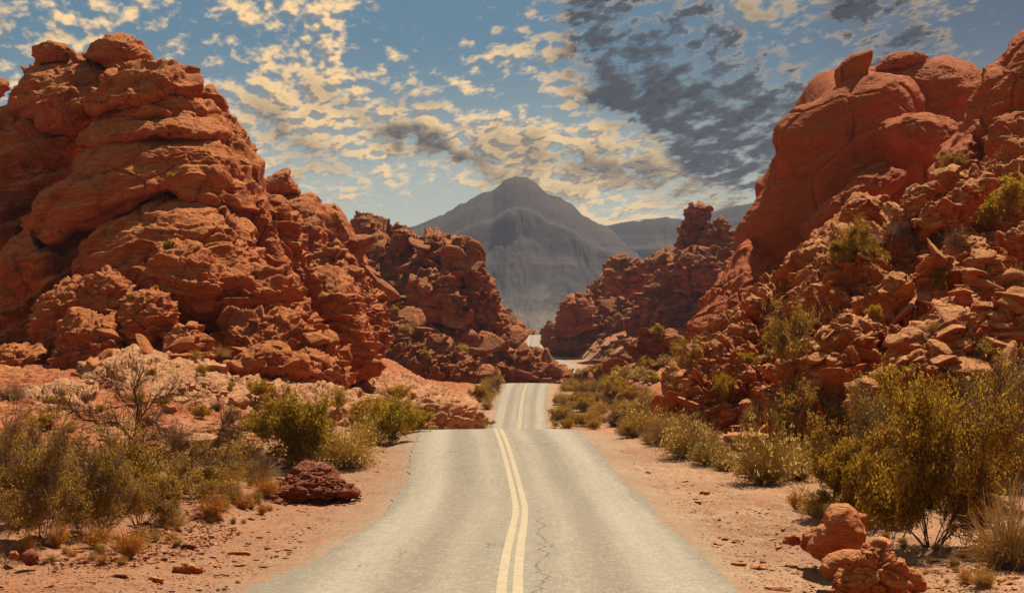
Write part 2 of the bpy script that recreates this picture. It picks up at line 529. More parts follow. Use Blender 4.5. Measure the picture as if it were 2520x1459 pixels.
def smooth_track(v):
    a = np.interp(_yy, RY, v)
    wgt = np.interp(_yy, [-60, 60, 75, 150, 1200], [4, 2, 3, 6, 8])
    out_ = np.empty_like(a)
    for i, s in enumerate(wgt):
        lo = max(0, int(i - 3 * s)); hi = min(len(a), int(i + 3 * s + 1))
        k = np.exp(-0.5 * ((np.arange(lo, hi) - i) / s) ** 2)
        out_[i] = (a[lo:hi] * k).sum() / k.sum()
    return out_


_RZ, _RX = smooth_track(RZ), smooth_track(RX)


def road_z(y):
    return np.where(y < 1190, np.interp(y, _yy, _RZ), np.interp(y, RY, RZ))


def road_x(y):
    return np.where(y < 1190, np.interp(y, _yy, _RX), np.interp(y, RY, RX))


HALF = 3.75


def ground_z(x, y, detail=True):
    """height above the world origin, plus how rocky the spot is"""
    x = np.asarray(x, float); y = np.asarray(y, float)
    rz = road_z(y); rx = road_x(y)
    s = x - rx; a = np.abs(s)
    P = np.stack([x, y, 0 * x], 1)
    off = np.maximum(a - HALF - 0.4, 0)
    z = rz - 0.03 - 0.10 * sm(a, HALF - 0.1, HALF + 1.2)
    rocky = np.zeros_like(x)
    # ---- left: flat verge, then broken slick-rock climbing to the massif
    L = (s < 0)
    n1 = fbm(P / 9.0 + 3.1, 3)
    nearw = 1 - sm(y, 60, 72)
    tgtL = np.where(y > 330, rz - 1.3, 0) + (y <= 330) * np.interp(y, [0, 25, 40, 55, 66, 85, 110, 140, 200, 300, 450, 700], [-3.2, -4.2, -4.6, -4.5, -4.1, -2.9, -1.5, -0.5, -3.5, -14, -10, -3])
    wl = sm(off, 2.0, 9.0) * sm(y, 40, 60) + sm(off, 10, 18) * (1 - sm(y, 40, 60)) * 0.5
    wl = np.where(y > 72, sm(off, 3, 15), wl)
    zl = z + wl * (tgtL - rz) + (off > 0) * sm(off, 0.5, 5) * (0.35 * n1 + 0.03 * off * (1 - nearw) * 0)
    # ---- right: sandy verge, then the red bank
    foot = np.interp(y, [0, 22, 32, 40, 50, 62, 80, 95, 120, 160, 260, 400], [42, 36, 28, 21, 15.5, 12.5, 11.5, 12, 12, 12, 14, 12])
    t = np.maximum(s - foot + 1.4 * perlin(np.stack([x * 0.05, y * 0.16, 0 * x], 1)), 0)
    hmax = np.interp(y, [0, 45, 60, 75, 90, 105, 130, 200, 330, 700], [6, 6, 6.5, 6.5, 5.0, 4.0, 4, 5, 8, 10])
    bank = hmax * (1 - np.exp(-t / (hmax * 0.95))) * np.interp(y, [0, 60, 80, 100, 140], [1.0, 1.0, 1.25, 1.3, 1.0])
    bank = bank + 0.10 * t * sm(t, 10, 30)
    zr = z + bank + sm(off, 0.5, 5) * 0.18 * n1
    z2 = np.where(L, zl, zr)
    # valley sides further on
    far = sm(y, 260, 340) * np.maximum(a - 14, 0) * 0.10
    z2 = z2 + np.minimum(far, 25) * (1 - sm(y, 560, 700)) * np.where(L, sm(a, 20, 50), 1)
    if detail:
        rl = sm(off, 9, 12) * sm(y, 42, 52) * L
        rl = np.maximum(rl, L * sm(off, 3.5, 7) * sm(y, 66, 74))
        rr = (~L) * sm(t, 0.2, 1.6)
        rocky = np.clip(np.maximum(rl, rr), 0, 1)
        rocky = np.maximum(rocky, sm(y, 255, 300) * sm(off, 4, 10))
        rocky = rocky * (1 - sm(y, 900, 1300)) * (1 - sm(y, 320, 350) * (y < 720) * (1 - sm(a, 12, 26)))
        # broken bedding: tilted blocks
        q = P * (0.55, 0.38, 1) + 0.25 * np.stack([n1, n1, 0 * n1], 1)
        f1, f2, cid = cells(q)
        q2 = P * (1.7, 1.2, 1) + 5
        g1, g2, cid2 = cells(q2)
        blk = (cid - 0.5) * 1.0 + 0.5 * sm(f2 - f1, 0, 0.15) + ((cid2 - 0.5) * 0.32 + 0.16 * sm(g2 - g1, 0, 0.18))
        lw = np.interp(y, [0, 60, 90, 200], [0.7, 0.7, 0.9, 1.0])
        z2 = z2 + rocky * np.where(L, blk * 0.55 * lw, blk * 0.4)
        small = fbm(P * 1.1, 3) * 0.07 + fbm(P * 5.0, 2) * 0.022
        z2 = z2 + small * sm(off, 0, 0.8)
        # wheel ruts where cars have cut across the right verge
        rut = (~L) * sm(off, 0.2, 1.0) * (1 - sm(off, 5.2, 6.6)) * sm(y, 26, 30) * (1 - sm(y, 40, 47))
        ph = (s + (y - 33) * 0.42 + 0.5 * np.sin(y * 0.35)) * 4.2
        z2 = z2 + rut * 0.10 * np.sin(ph) * (0.6 + 0.8 * perlin(P * 0.7))
        # low spoil ridge of gravel along the left verge
        rid = L * np.exp(-((s + np.interp(y, [20, 26, 32, 40, 46], [11.2, 10.4, 9.4, 8.2, 7.6])) / 0.7) ** 2) * sm(y, 19, 24) * (1 - sm(y, 43, 48))
        z2 = z2 + rid * (0.28 + 0.18 * fbm(P * 1.3 + 40, 2))
    z2 = np.where(a < HALF + 0.15, np.minimum(z2, rz - 0.035), z2)
    z2 = np.where(a < HALF + 0.15, np.minimum(z2, rz - 0.035), z2)
    return z2 + CZ, rocky


def gz(x, y):
    return float(ground_z(np.array([x]), np.array([y]))[0][0])


def build_ground():
    rows = [-60, -40, -25, -12, -4, 2, 6, 9, 11.5]
    y = 13.5
    while y < 700:
        rows.append(y); y *= 1.0042 if y < 120 else 1.0075
    while y < 9000:
        rows.append(y); y *= 1.03
    rows = np.array(rows)
    uu = np.concatenate([-np.geomspace(3.0, 0.44, 24)[:-1], np.linspace(-0.44, 0.44, 820), np.geomspace(0.44, 3.0, 24)[1:]])
    yy, u2 = np.meshgrid(rows, uu, indexing='ij')
    xx = u2 * np.maximum(yy, 14)
    x = xx.ravel(); y_ = yy.ravel()
    z, rocky = ground_z(x, y_)
    V = np.stack([x, y_, z], 1)
    nr, nc = len(rows), len(uu)
    idx = np.arange(nr * nc).reshape(nr, nc)
    Fq = np.stack([idx[:-1, :-1], idx[:-1, 1:], idx[1:, 1:], idx[1:, :-1]], -1).reshape(-1, 4)
    me = mesh_np('desert_ground', V, Fq, M_ground)
    s = np.abs(x - road_x(y_)) - HALF
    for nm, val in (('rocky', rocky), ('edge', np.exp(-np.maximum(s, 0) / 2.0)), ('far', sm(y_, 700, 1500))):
        at = me.attributes.new(nm, 'FLOAT', 'POINT')
        at.data.foreach_set('value', val.astype(np.float32))
    o = link('ground', me)
    tag(o, kind='structure')
    return o


def ribbon(name, us, mat, lift, y0=-50, y1=690, rag=0.0, parent=None):
    ys = [y0]
    while ys[-1] < y1:
        y = ys[-1]
        ys.append(y + (0.35 if 15 < y < 80 else 1.5 if y < 260 else 2.5))
    ys = np.array(ys)
    us = np.array(us, float)
    yy, u2 = np.meshgrid(ys, us, indexing='ij')
    e = 0.5
    if rag > 0.1: u2[:, 0] -= 0.8 * (1 - sm(ys, 20, 29))
    u3 = u2.copy()
    dxdy = (road_x(ys + e) - road_x(ys - e)) / (2 * e)
    nrm = np.sqrt(1 + dxdy ** 2)
    if rag:
        for k, c in ((0, -1), (-1, 1)):
            n = perlin(np.stack([ys * 0.9, 0 * ys + c * 7, 0 * ys], 1)) * 0.6 + perlin(np.stack([ys * 0.15, 0 * ys + c * 3, 0 * ys], 1))
            u3[:, k] += rag * n
    X = road_x(yy) + u3 / nrm[:, None]
    Y = yy - u3 * (dxdy / nrm)[:, None]
    Z = road_z(yy) + CZ + lift - 0.012 * np.abs(u3) ** 1.3 * 0.5
    V = np.stack([X.ravel(), Y.ravel(), Z.ravel()], 1)
    nr, nc = len(ys), len(us)
    idx = np.arange(nr * nc).reshape(nr, nc)
    Fq = np.stack([idx[:-1, :-1], idx[:-1, 1:], idx[1:, 1:], idx[1:, :-1]], -1).reshape(-1, 4)
    me = mesh_np(name, V, Fq, mat)
    uv = me.uv_layers.new(name='lane')
    co = np.stack([u3.ravel(), yy.ravel()], 1)[Fq.ravel()]
    uv.data.foreach_set('uv', co.astype(np.float32).ravel())
    o = link(name, me, parent=parent)
    return o


ground = build_ground()
road = tag(ribbon('road', [-3.75, -3.4, -2.5, -1.2, -0.4, 0, .4, 1.2, 2.5, 3.4, 3.75], M_asphalt, 0.02, rag=0.24), kind='structure')
for uc in (-0.132, 0.132):
    ribbon('centre_line', [uc - 0.085, uc + 0.085], M_line, 0.027, y1=430, rag=0.006, parent=road)

# ------------------------------------------------------------------ rock bodies
def ray_radius(poly, c, th):
    """distance from c to the outline along each bearing (farthest crossing)"""
    p = np.array(poly, float) - c
    q = np.roll(p, -1, axis=0)
    d = np.stack([np.cos(th), np.sin(th)], 1)
    r = np.zeros(len(th))
    for a, b in zip(p, q):
        e = b - a
        den = d[:, 0] * e[1] - d[:, 1] * e[0]
        den = np.where(np.abs(den) < 1e-9, 1e-9, den)
        t = (a[0] * e[1] - a[1] * e[0]) / den
        u = (a[0] * d[:, 1] - a[1] * d[:, 0]) / den
        ok = (t > 0) & (u >= -1e-6) & (u <= 1 + 1e-6)
        r = np.where(ok & (t > r), t, r)
    return r


ALL_ROCK = []      # (verts, quads) of the large bodies, for resting things on them


def strata(P, s, per, A, mask):
    n = np.floor(s / per); f = s / per - n
    w_ = 0.25 + 1.2 * hash1(n + 31)
    e = 0.56 + 0.3 * hash1(n + 77)
    g = np.where(f < e, (f / e) ** 1.3, 1 - sm(f, e, 1.0))
    return A * w_ * g * mask


def grid_normals(G, closed=True):
    du = np.roll(G, -1, 1) - np.roll(G, 1, 1)
    dv = np.empty_like(G)
    dv[1:-1] = G[2:] - G[:-2]; dv[0] = G[1] - G[0]; dv[-1] = G[-1] - G[-2]
    n = np.cross(du, dv)
    l = np.linalg.norm(n, axis=2, keepdims=True)
    n = n / np.maximum(l, 1e-9)
    n[0] = n[1].mean(0); n[-1] = n[-2].mean(0)
    n[0] /= max(np.linalg.norm(n[0, 0]), 1e-9); n[-1] /= max(np.linalg.norm(n[-1, 0]), 1e-9)
    return n


def lump(name, poly, d, T, mat=None, lean=0.0, p=2.5, big=0.5, lay=0.35, per=1.1, tilt=0.0, bend=0.0,
         crack=0.0, cs=0.3, fine=0.06, res=2.3, back=1.0, c=None, holes=0.0, seed=0, parent=None, base=None, cz=1.6, fiss=1.0):
    """closed rock body: outline given where it is seen, at distance d, T metres deep to the front"""
    poly = [tuple(q) for q in poly]
    P2 = np.array(poly, float)
    if c is None:
        x, y = P2[:, 0], P2[:, 1]; x1, y1 = np.roll(x, -1), np.roll(y, -1)
        k = x * y1 - x1 * y; ar = k.sum() / 2
        c = (((x + x1) * k).sum() / (6 * ar), ((y + y1) * k).sum() / (6 * ar))
    c = np.array(c, float)
    per_px = np.linalg.norm(P2 - np.roll(P2, 1, 0), axis=1).sum()
    Rm = np.sqrt(((P2 - c) ** 2).sum(1)).mean()
    nt = int(np.clip(per_px / res, 28, 1100)); nr = int(np.clip(Rm / res * 1.25, 10, 360)); nb = max(6, nr // 5)
    th = np.linspace(0, 2 * np.pi, nt, endpoint=False)
    r = ray_radius(poly, c, th)
    def sm_circ(r, s):
        k = np.exp(-0.5 * (np.arange(-3 * s, 3 * s + 1) / s) ** 2); k /= k.sum()
        return np.convolve(np.concatenate([r[-3 * s:], r, r[:3 * s]]), k, 'valid')
    r = sm_circ(r, max(1, nt // 160))
    rs = sm_circ(r, max(2, nt // 16))
    ph = np.concatenate([np.linspace(0.0, math.pi / 2, nr), math.pi / 2 + np.linspace(0, math.pi / 2, nb + 1)[1:]])
    rho = np.clip(np.abs(np.sin(ph)), 0, 1) ** (2 / p); cp = np.cos(ph)
    dep = np.sign(cp) * np.abs(cp) ** (2 / p)
    rho[0] = 1e-4; rho[-1] = 1e-4
    kk = sm(rho, 0.25, 1.0)[:, None]
    R = (rs[None] * (1 - kk) + r[None] * kk) * rho[:, None]
    px = c[0] + R * np.cos(th)[None]
    py = c[1] + R * np.sin(th)[None]
    zb = CZ + (HY - P2[:, 1].max()) / F * d
    zr = CZ + (HY - py) / F * d
    zm = CZ + (HY - c[1]) / F * d
    Y = d - np.where(dep > 0, T, T * back)[:, None] * dep[:, None] + lean * (zr - zm)
    G = np.stack([(px - 1260) / F * Y, Y, CZ + (HY - py) / F * Y], 2)
    N = grid_normals(G)
    V = G.reshape(-1, 3); n = N.reshape(-1, 3)
    if (n * (V - V.mean(0))).sum() < 0:
        n = -n
    sc = max(Rm * d / F, 0.2)         # radius in metres
    o3 = np.array([seed * 13.7, seed * 5.1, seed * 7.7])
    D_ = np.zeros(len(V))
    if big:
        D_ += big * 0.16 * sc * fbm(V / (sc * 0.75) + o3, 3, 0.5)
    m = sm(fbm(V / (sc * 0.6) + o3 + 9, 2), -0.25, 0.15)
    wv = fbm(V / (sc * 1.1) + o3 + 5, 2, 0.35) * (0.6 * per + 0.10 * sc)
    s = V[:, 2] - tilt * V[:, 0] + bend * (V[:, 0] - V[:, 0].mean()) ** 2 / sc + wv
    side = 1 - 0.35 * np.abs(n[:, 2])
    if lay:
        D_ += side * strata(V, s, per, lay, 0.25 + 0.9 * m)
        m2 = sm(fbm(V / (sc * 0.35) * (1, 1, 2) + o3 + 3, 2), -0.15, 0.2)
        D_ += side * strata(V, s + 0.10 * per * perlin(V / per * 0.6 + 3), per * 0.27, lay * 0.24, m2)
        D_ += side * strata(V, s, per * 0.085, lay * 0.09, m2)
    if crack:
        q = (V + 0.25 / cs * np.stack([perlin(V * cs * 1.2), perlin(V * cs * 1.2 + 8), perlin(V * cs * 1.2 + 15)], 1)) * (cs, cs, cs * cz) + o3
        f1, f2, cid, fc = cells(q, True)
        D_ += crack * ((cid - 0.5) * 0.9 + 0.7 * sm(f2 - f1, 0, 0.08) - 0.6 + 1.9 * fc)
        f1, f2, cid, fc = cells(q * 2.7 + 3, True)
        D_ += crack * 0.40 * ((cid - 0.5) * 0.9 + 0.6 * sm(f2 - f1, 0, 0.10) - 0.5 + 1.9 * fc)
        if sc > 6:
            f1, f2, cid, fc = cells(q * 7.0 + 5, True)
            D_ += crack * 0.15 * ((cid - 0.5) * 1.0 + 0.6 * sm(f2 - f1, 0, 0.2) - 0.5 + 1.8 * fc)
    if sc > 2.0:
        q = (V + 0.16 * sc * np.stack([perlin(V / sc * 1.5 + 2), perlin(V / sc * 1.5 + 8), perlin(V / sc * 1.5 + 15)], 1)) / (sc * 0.62) * (1, 1, 0.8) + o3 + 50
        f1, f2, cid, fc = cells(q, True)
        D_ += fiss * (0.05 * sc * fc + 0.040 * sc * (cid - 0.5) * sm(f2 - f1, 0, 0.10) - 0.035 * sc * (1 - sm(f2 - f1, 0.0, 0.055)))
    if holes:
        f1, f2, cid = cells(V * (0.33, 0.33, 0.6) / max(sc / 8, 0.5) + o3)
        D_ -= holes * (cid > 0.72) * (1 - sm(f1, 0.12, 0.34))
    D_ += fine * (fbm(V * (1.6, 1.6, 3.5) + o3, 4, 0.62))
    D_ += fine * 1.6 * fbm(V * 0.5 + o3, 3)
    V = V + n * D_[:, None]
    nR = len(ph)
    idx = np.arange(nR * nt).reshape(nR, nt)
    a = idx[:-1]; b = idx[1:]
    Fq = np.stack([a, np.roll(a, -1, 1), np.roll(b, -1, 1), b], -1).reshape(-1, 4)
    ALL_ROCK.append((V, Fq))
    org = np.array([V[:, 0].mean(), V[:, 1].mean(), V[:, 2].min()])
    if parent is not None:
        org = np.array(parent.location)
    me = mesh_np(name, V - org, Fq, mat or M_red)
    return link(name, me, (0, 0, 0) if parent is not None else org, parent)


def massif(name, label, cat, at, group=None):
    return empty(name, world_at(*at), label, cat, group)


# ---- air: a closed box of thin haze round everything that is near enough to matter
hz = bpy.data.materials.new('haze'); hz.use_nodes = True
ht = NT(hz.node_tree); ht.n.clear()
hv = ht.n.new('ShaderNodeVolumePrincipled')
hv.inputs['Color'].default_value = (0.52, 0.60, 0.80, 1)
hv.inputs['Density'].default_value = 0.00010
hv.inputs['Anisotropy'].default_value = 0.0
ho = ht.n.new('ShaderNodeOutputMaterial')
ht.l.new(hv.outputs[0], ho.inputs['Volume'])
hx, hy0, hy1, hz0, hz1 = 9000., -90., 5200., CZ - 62., 410.
hvt = np.array([(-hx, hy0, hz0), (hx, hy0, hz0), (hx, hy1, hz0), (-hx, hy1, hz0), (-hx, hy0, hz1), (hx, hy0, hz1), (hx, hy1, hz1), (-hx, hy1, hz1)])
hfc = np.array([(0, 3, 2, 1), (4, 5, 6, 7), (0, 1, 5, 4), (1, 2, 6, 5), (2, 3, 7, 6), (3, 0, 4, 7)])
tag(link('haze', mesh_np('haze', hvt, hfc, hz, smooth=False)), kind='stuff')

# ---- far mountains: real ridges kilometres away
def mountain(name, prof, d, deep, mat, label, n=(560, 330), seed=0, gully=0.16, talus=None):
    pr = np.array(prof, float)
    xs = np.linspace(pr[0, 0], pr[-1, 0], n[0])
    hy = np.interp(xs, pr[:, 0], pr[:, 1])
    H = (HY - hy) / F * d                       # crest height over eye level
    base = -70.0
    t = np.linspace(-1, 0.6, n[1])              # -1 = foot in front, 0 = crest
    tt, xx = np.meshgrid(t, xs, indexing='ij')
    Hh = np.broadcast_to(H, tt.shape)
    X0 = (xx - 1260) / F * d
    P = np.stack([X0.ravel() / 260.0, (tt.ravel()) * 1.1, np.zeros(tt.size) + seed], 1)
    warp_ = fbm(P * 1.3, 3).reshape(tt.shape)
    wr = warp_.ravel()
    rid = 1 - np.abs(fbm(np.stack([P[:, 0] * 1.0 + 0.9 * wr + 0.5 * P[:, 1], P[:, 1] * 2.6 + 0.6 * wr, P[:, 2]], 1), 6, 0.6)).reshape(tt.shape) * 2.2
    a = np.abs(tt)
    fall = np.where(tt < 0, (1 - a) ** 1.0, 1 - (a / 0.6) ** 1.3 * 0.9)
    fall = np.where(tt < 0, 0.62 * np.clip(1 - a, 0, 1) ** 1.5 + 0.38 * sm(1 - a, 0.55, 0.98), fall)
    h = base + (Hh - base) * fall
    amp = (Hh - base) * gully * sm(a, 0.0, 0.3) * (0.35 + 0.65 * fall)
    h = h + amp * (rid - 0.6)
    # cliff band below the crest
    h = h + 0.05 * (Hh - base) * sm(np.abs(((h - base) / np.maximum(Hh - base, 1)) - 0.72), 0.10, 0.0) * 1.0
    crest = fbm(np.stack([xs * 0.05, xs * 0, xs * 0 + seed], 1), 5, 0.6) * 0.012 * d / 3.5 * 0.25
    h = h + np.broadcast_to(crest, h.shape) * np.exp(-(tt / 0.05) ** 2)
    Yd = d + tt * deep
    X = (xx - 1260) / F * d * (1 + 0.12 * tt)
    V = np.stack([X.ravel(), Yd.ravel(), h.ravel() + CZ], 1)
    # skirt so the body is closed to the ground
    nr, nc = tt.shape
    idx = np.arange(nr * nc).reshape(nr, nc)
    Fq = np.stack([idx[:-1, :-1], idx[:-1, 1:], idx[1:, 1:], idx[1:, :-1]], -1).reshape(-1, 4)
    me = mesh_np(name, V - (X0.mean(), d, 0), Fq, mat)
    o = link(name, me, (X0.mean(), d, 0))
    return tag(o, label, 'mountain')


def mountain_mat():
    m, t, b, o = new_mat('mountain_rock')
    geo = t.n.new('ShaderNodeNewGeometry'); P = geo.outputs['Position']
    x, y, z = t.sep(P)
    n1 = t.noise(P, 0.012, 6, 0.65)
    st = t.noise(t.comb(x, t.math('MULTIPLY', y, 0.7), t.math('MULTIPLY', z, 0.9)), 0.012, 6, 0.65)
    lay = t.noise(t.comb(t.math('MULTIPLY', x, 0.05), t.math('MULTIPLY', y, 0.05), z), 0.03, 4, 0.6)
    fin = t.noise(P, 0.16, 5, 0.75)
    c = t.mix(t.ramp(n1, 0.35, 0.65), (0.036, 0.025, 0.024), (0.070, 0.047, 0.040))
    c = t.mix(t.math('MULTIPLY', t.ramp(st, 0.45, 0.65), 0.6), c, (0.11, 0.075, 0.06))
    c = t.mix(t.math('MULTIPLY', t.ramp(lay, 0.5, 0.62), 0.5), c, (0.20, 0.13, 0.10))
    # pale scree fans at the foot, patchy with scrub
    fan = t.math('MULTIPLY', t.ramp(t.math('ADD', z, t.math('MULTIPLY', st, 150.0)), 190.0, 75.0), t.ramp(n1, 0.35, 0.6))
    c = t.mix(t.math('MULTIPLY', fan, t.ramp(fin, 0.3, 0.6, 0.3, 1.0)), c, (0.36, 0.29, 0.20))
    c = t.mix(t.math('MULTIPLY', t.ramp(fin, 0.45, 0.62), 0.5), c, (0.07, 0.06, 0.04))
    t.l.new(c, b.inputs['Base Color'])
    t.l.new(t.bump(t.math('ADD', n1, t.math('MULTIPLY', fin, 0.5)), 0.8, 9.0), b.inputs['Normal'])
    return m


M_mtn = mountain_mat()
mountain('mountain', [(560, 700), (760, 640), (900, 592), (950, 575), (1020, 555), (1060, 540), (1090, 528), (1130, 505), (1150, 494), (1185, 475), (1215, 468), (1228, 455), (1248, 440),
                      (1270, 434), (1300, 437), (1325, 455), (1345, 476), (1380, 486), (1410, 505), (1435, 530), (1470, 548), (1500, 560), (1530, 590), (1560, 620), (1620, 665), (1700, 720), (1820, 790)],
         3000, 1200, M_mtn, 'grey-brown pointed mountain with a dome summit closing the valley', seed=2, gully=0.05)
mountain('ridge', [(1300, 620), (1420, 575), (1480, 556), (1540, 545), (1600, 538), (1640, 533), (1680, 538), (1740, 552), (1850, 590), (1990, 660)], 3500, 700, M_mtn,
         'low rounded hazy ridge just right of the pointed mountain', n=(300, 90), seed=5, gully=0.05)
mountain('ridge', [(1560, 640), (1680, 560), (1740, 525), (1790, 509), (1830, 502), (1870, 495), (1950, 500), (2100, 560), (2300, 640)], 4100, 700, M_mtn,
         'farthest pale ridge, partly behind the big red dome on the right', n=(300, 90), seed=8, gully=0.05)

# ---- left massif
A = massif('rock_massif', 'huge layered red sandstone massif with wavy ledges on the left', 'rock formation', (420, 900, 130))
def LA(nm, poly, d, T, **k):
    k.setdefault('parent', A)
    return lump(nm, poly, d, T, **k)
LA('cap_rock', [(283, 185), (330, 162), (400, 152), (440, 160), (468, 178), (478, 205), (470, 235), (430, 262), (300, 262), (250, 262), (225, 285), (235, 240), (262, 205)], 134, 9, lean=1.05, lay=0.88, per=2.21, tilt=0.1, seed=1)
LA('ledge', [(255, 300), (272, 255), (320, 235), (440, 229), (500, 247), (530, 275), (505, 292), (400, 300), (300, 302)], 133, 8, lean=0.9, lay=0.5, per=1.3, tilt=0.05, big=0.4, seed=2, p=2.3)
LA('ledge', [(192, 360), (212, 320), (250, 290), (300, 281), (400, 290), (489, 280), (540, 288), (570, 330), (545, 352), (440, 340), (300, 350), (230, 368)], 131, 9, lean=0.9, lay=0.6, per=1.5, tilt=0.1, big=0.4, seed=3, p=2.3)
LA('ledge', [(165, 450), (192, 385), (240, 348), (314, 328), (385, 338), (470, 333), (553, 352), (595, 405), (592, 445), (500, 428), (400, 412), (300, 408), (230, 440)], 129, 9, lean=0.8, lay=0.7, per=1.6, tilt=0.2, big=0.5, seed=103, holes=0.8, p=2.3)
LA('ledge', [(62, 600), (78, 490), (145, 455), (200, 420), (243, 399), (347, 382), (432, 378), (560, 400), (612, 450), (645, 530), (560, 520), (480, 490), (380, 470), (250, 520), (140, 600)], 127.5, 9, lean=0.55, lay=0.7, per=1.8, tilt=0.3, big=0.6, seed=104, holes=0.8, p=2.3, c=(360, 445))
LA('face', [(70, 560), (150, 500), (230, 450), (320, 425), (420, 420), (560, 440), (620, 470), (660, 560), (705, 680), (745, 760), (770, 860), (500, 930), (200, 930), (60, 830), (45, 740), (50, 640)], 131, 10, lean=0.1, lay=0.5, per=2.4, tilt=0.35, big=0.8, seed=4, holes=1.0, p=3.0)
LA('flank', [(500, 245), (545, 285), (590, 330), (625, 400), (645, 500), (665, 560), (718, 680), (762, 800), (788, 870), (700, 880), (640, 700), (590, 520), (560, 400)], 133, 8, lean=0.30, crack=0.12, cs=0.3, lay=0.49, per=1.36, tilt=-0.8, seed=5)
LA('back_rib', [(470, 232), (500, 214), (522, 216), (545, 258), (572, 305), (605, 330), (630, 375), (643, 450), (642, 545), (560, 560), (480, 400)], 138, 6, crack=0.12, cs=0.3, tilt=-0.5, lay=0.58, seed=6)
LA('hump', [(195, 650), (222, 578), (285, 535), (350, 508), (430, 497), (500, 500), (550, 515), (562, 540), (600, 565), (625, 620), (660, 680), (690, 760), (640, 820), (450, 830), (250, 790)], 119, 9, lean=0.75, lay=0.97, per=2.04, tilt=0.15, crack=0.06, cs=0.3, big=0.6, seed=7)
LA('shoulder', [(20, 275), (38, 225), (60, 195), (82, 165), (130, 155), (200, 148), (240, 150), (272, 170), (287, 200), (250, 250), (180, 300), (90, 300)], 146, 8, lean=0.90, lay=0.88, per=1.70, tilt=0.2, seed=8)
LA('ledge', [(86, 290), (98, 252), (150, 235), (230, 228), (245, 262), (215, 300), (180, 328), (120, 330), (92, 312)], 139, 5, lay=0.78, per=1.70, tilt=0.15, seed=9)
LA('wall', [(-120, 300), (0, 272), (60, 268), (120, 300), (185, 340), (195, 420), (150, 480), (110, 560), (70, 660), (-120, 690)], 143, 7, lay=1.36, per=3.40, tilt=0.3, big=0.8, seed=10, holes=0.8)
LA('wall', [(110, 250), (180, 225), (270, 230), (290, 290), (250, 350), (180, 380), (120, 340)], 152, 5, lay=0.4, per=1.8, seed=18, p=2.5)
LA('buttress', [(-120, 500), (-40, 470), (10, 490), (50, 540), (70, 610), (60, 720), (50, 800), (90, 900), (-120, 950)], 134, 7, lay=0.97, per=2.72, tilt=0.5, big=1.0, seed=11)
LA('slope_rock', [(20, 620), (75, 560), (110, 600), (240, 700), (300, 800), (300, 920), (60, 930), (0, 850), (-40, 700)], 124, 6, lay=0.97, per=2.21, tilt=0.6, big=1.0, seed=12, crack=0.2)
LA('leaning_slab', [(640, 505), (660, 492), (690, 488), (715, 530), (740, 590), (750, 660), (765, 740), (790, 840), (770, 870), (730, 770), (690, 650), (655, 570)], 137, 6, lay=0.78, per=1.36, seed=13, crack=0.15)
LA('ledge', [(560, 770), (590, 690), (630, 655), (670, 660), (705, 700), (740, 770), (745, 830), (700, 850), (620, 840)], 116, 6, lay=1.17, per=1.19, tilt=-0.1, lean=0.60, seed=14)
LA('ledge', [(545, 850), (560, 800), (620, 775), (700, 785), (780, 840), (850, 900), (800, 950), (600, 930)], 108, 7, lay=0.97, per=1.19, lean=0.90, crack=0.3, cs=0.5, seed=15)
LA('ledge', [(685, 810), (692, 770), (730, 748), (768, 790), (790, 860), (740, 880)], 113, 4, lay=0.97, per=1.02, seed=16)

lump('balanced_rock', [(81, 129), (83, 117), (101, 107), (142, 105), (169, 117), (175, 132), (172, 149), (135, 158), (100, 160), (88, 170), (85, 160), (89, 148)], 146, 2.2, lay=0.32, per=0.6, seed=20)
tag(bpy.context.scene.objects['balanced_rock'], 'mushroom-shaped rock perched on the far left summit', 'balanced rock')
o = lump('balanced_rock', [(203, 140), (222, 122), (240, 105), (262, 90), (297, 83), (320, 87), (345, 112), (366, 135), (374, 155), (345, 175), (300, 185), (285, 200), (262, 160), (235, 152)], 143, 4.5, lay=0.36, per=0.7, tilt=0.1, seed=21)
tag(o, 'large striped egg-shaped boulder crowning the left massif, biggest of its summit rocks', 'balanced rock')
o = lump('balanced_rock', [(172, 118), (183, 128), (190, 147), (214, 156), (206, 166), (184, 162), (172, 142)], 144, 0.9, lay=0.14, per=0.4, seed=22)
tag(o, 'small wedge rock leaning between the mushroom rock and the egg-shaped boulder', 'balanced rock')
o = lump('knob', [(-60, 200), (-20, 192), (5, 194), (22, 205), (18, 222), (0, 238), (-60, 260)], 160, 3, lay=0.29, per=0.6, seed=23)
tag(o, 'small rounded rock knob cut by the left picture edge near the top', 'rock')

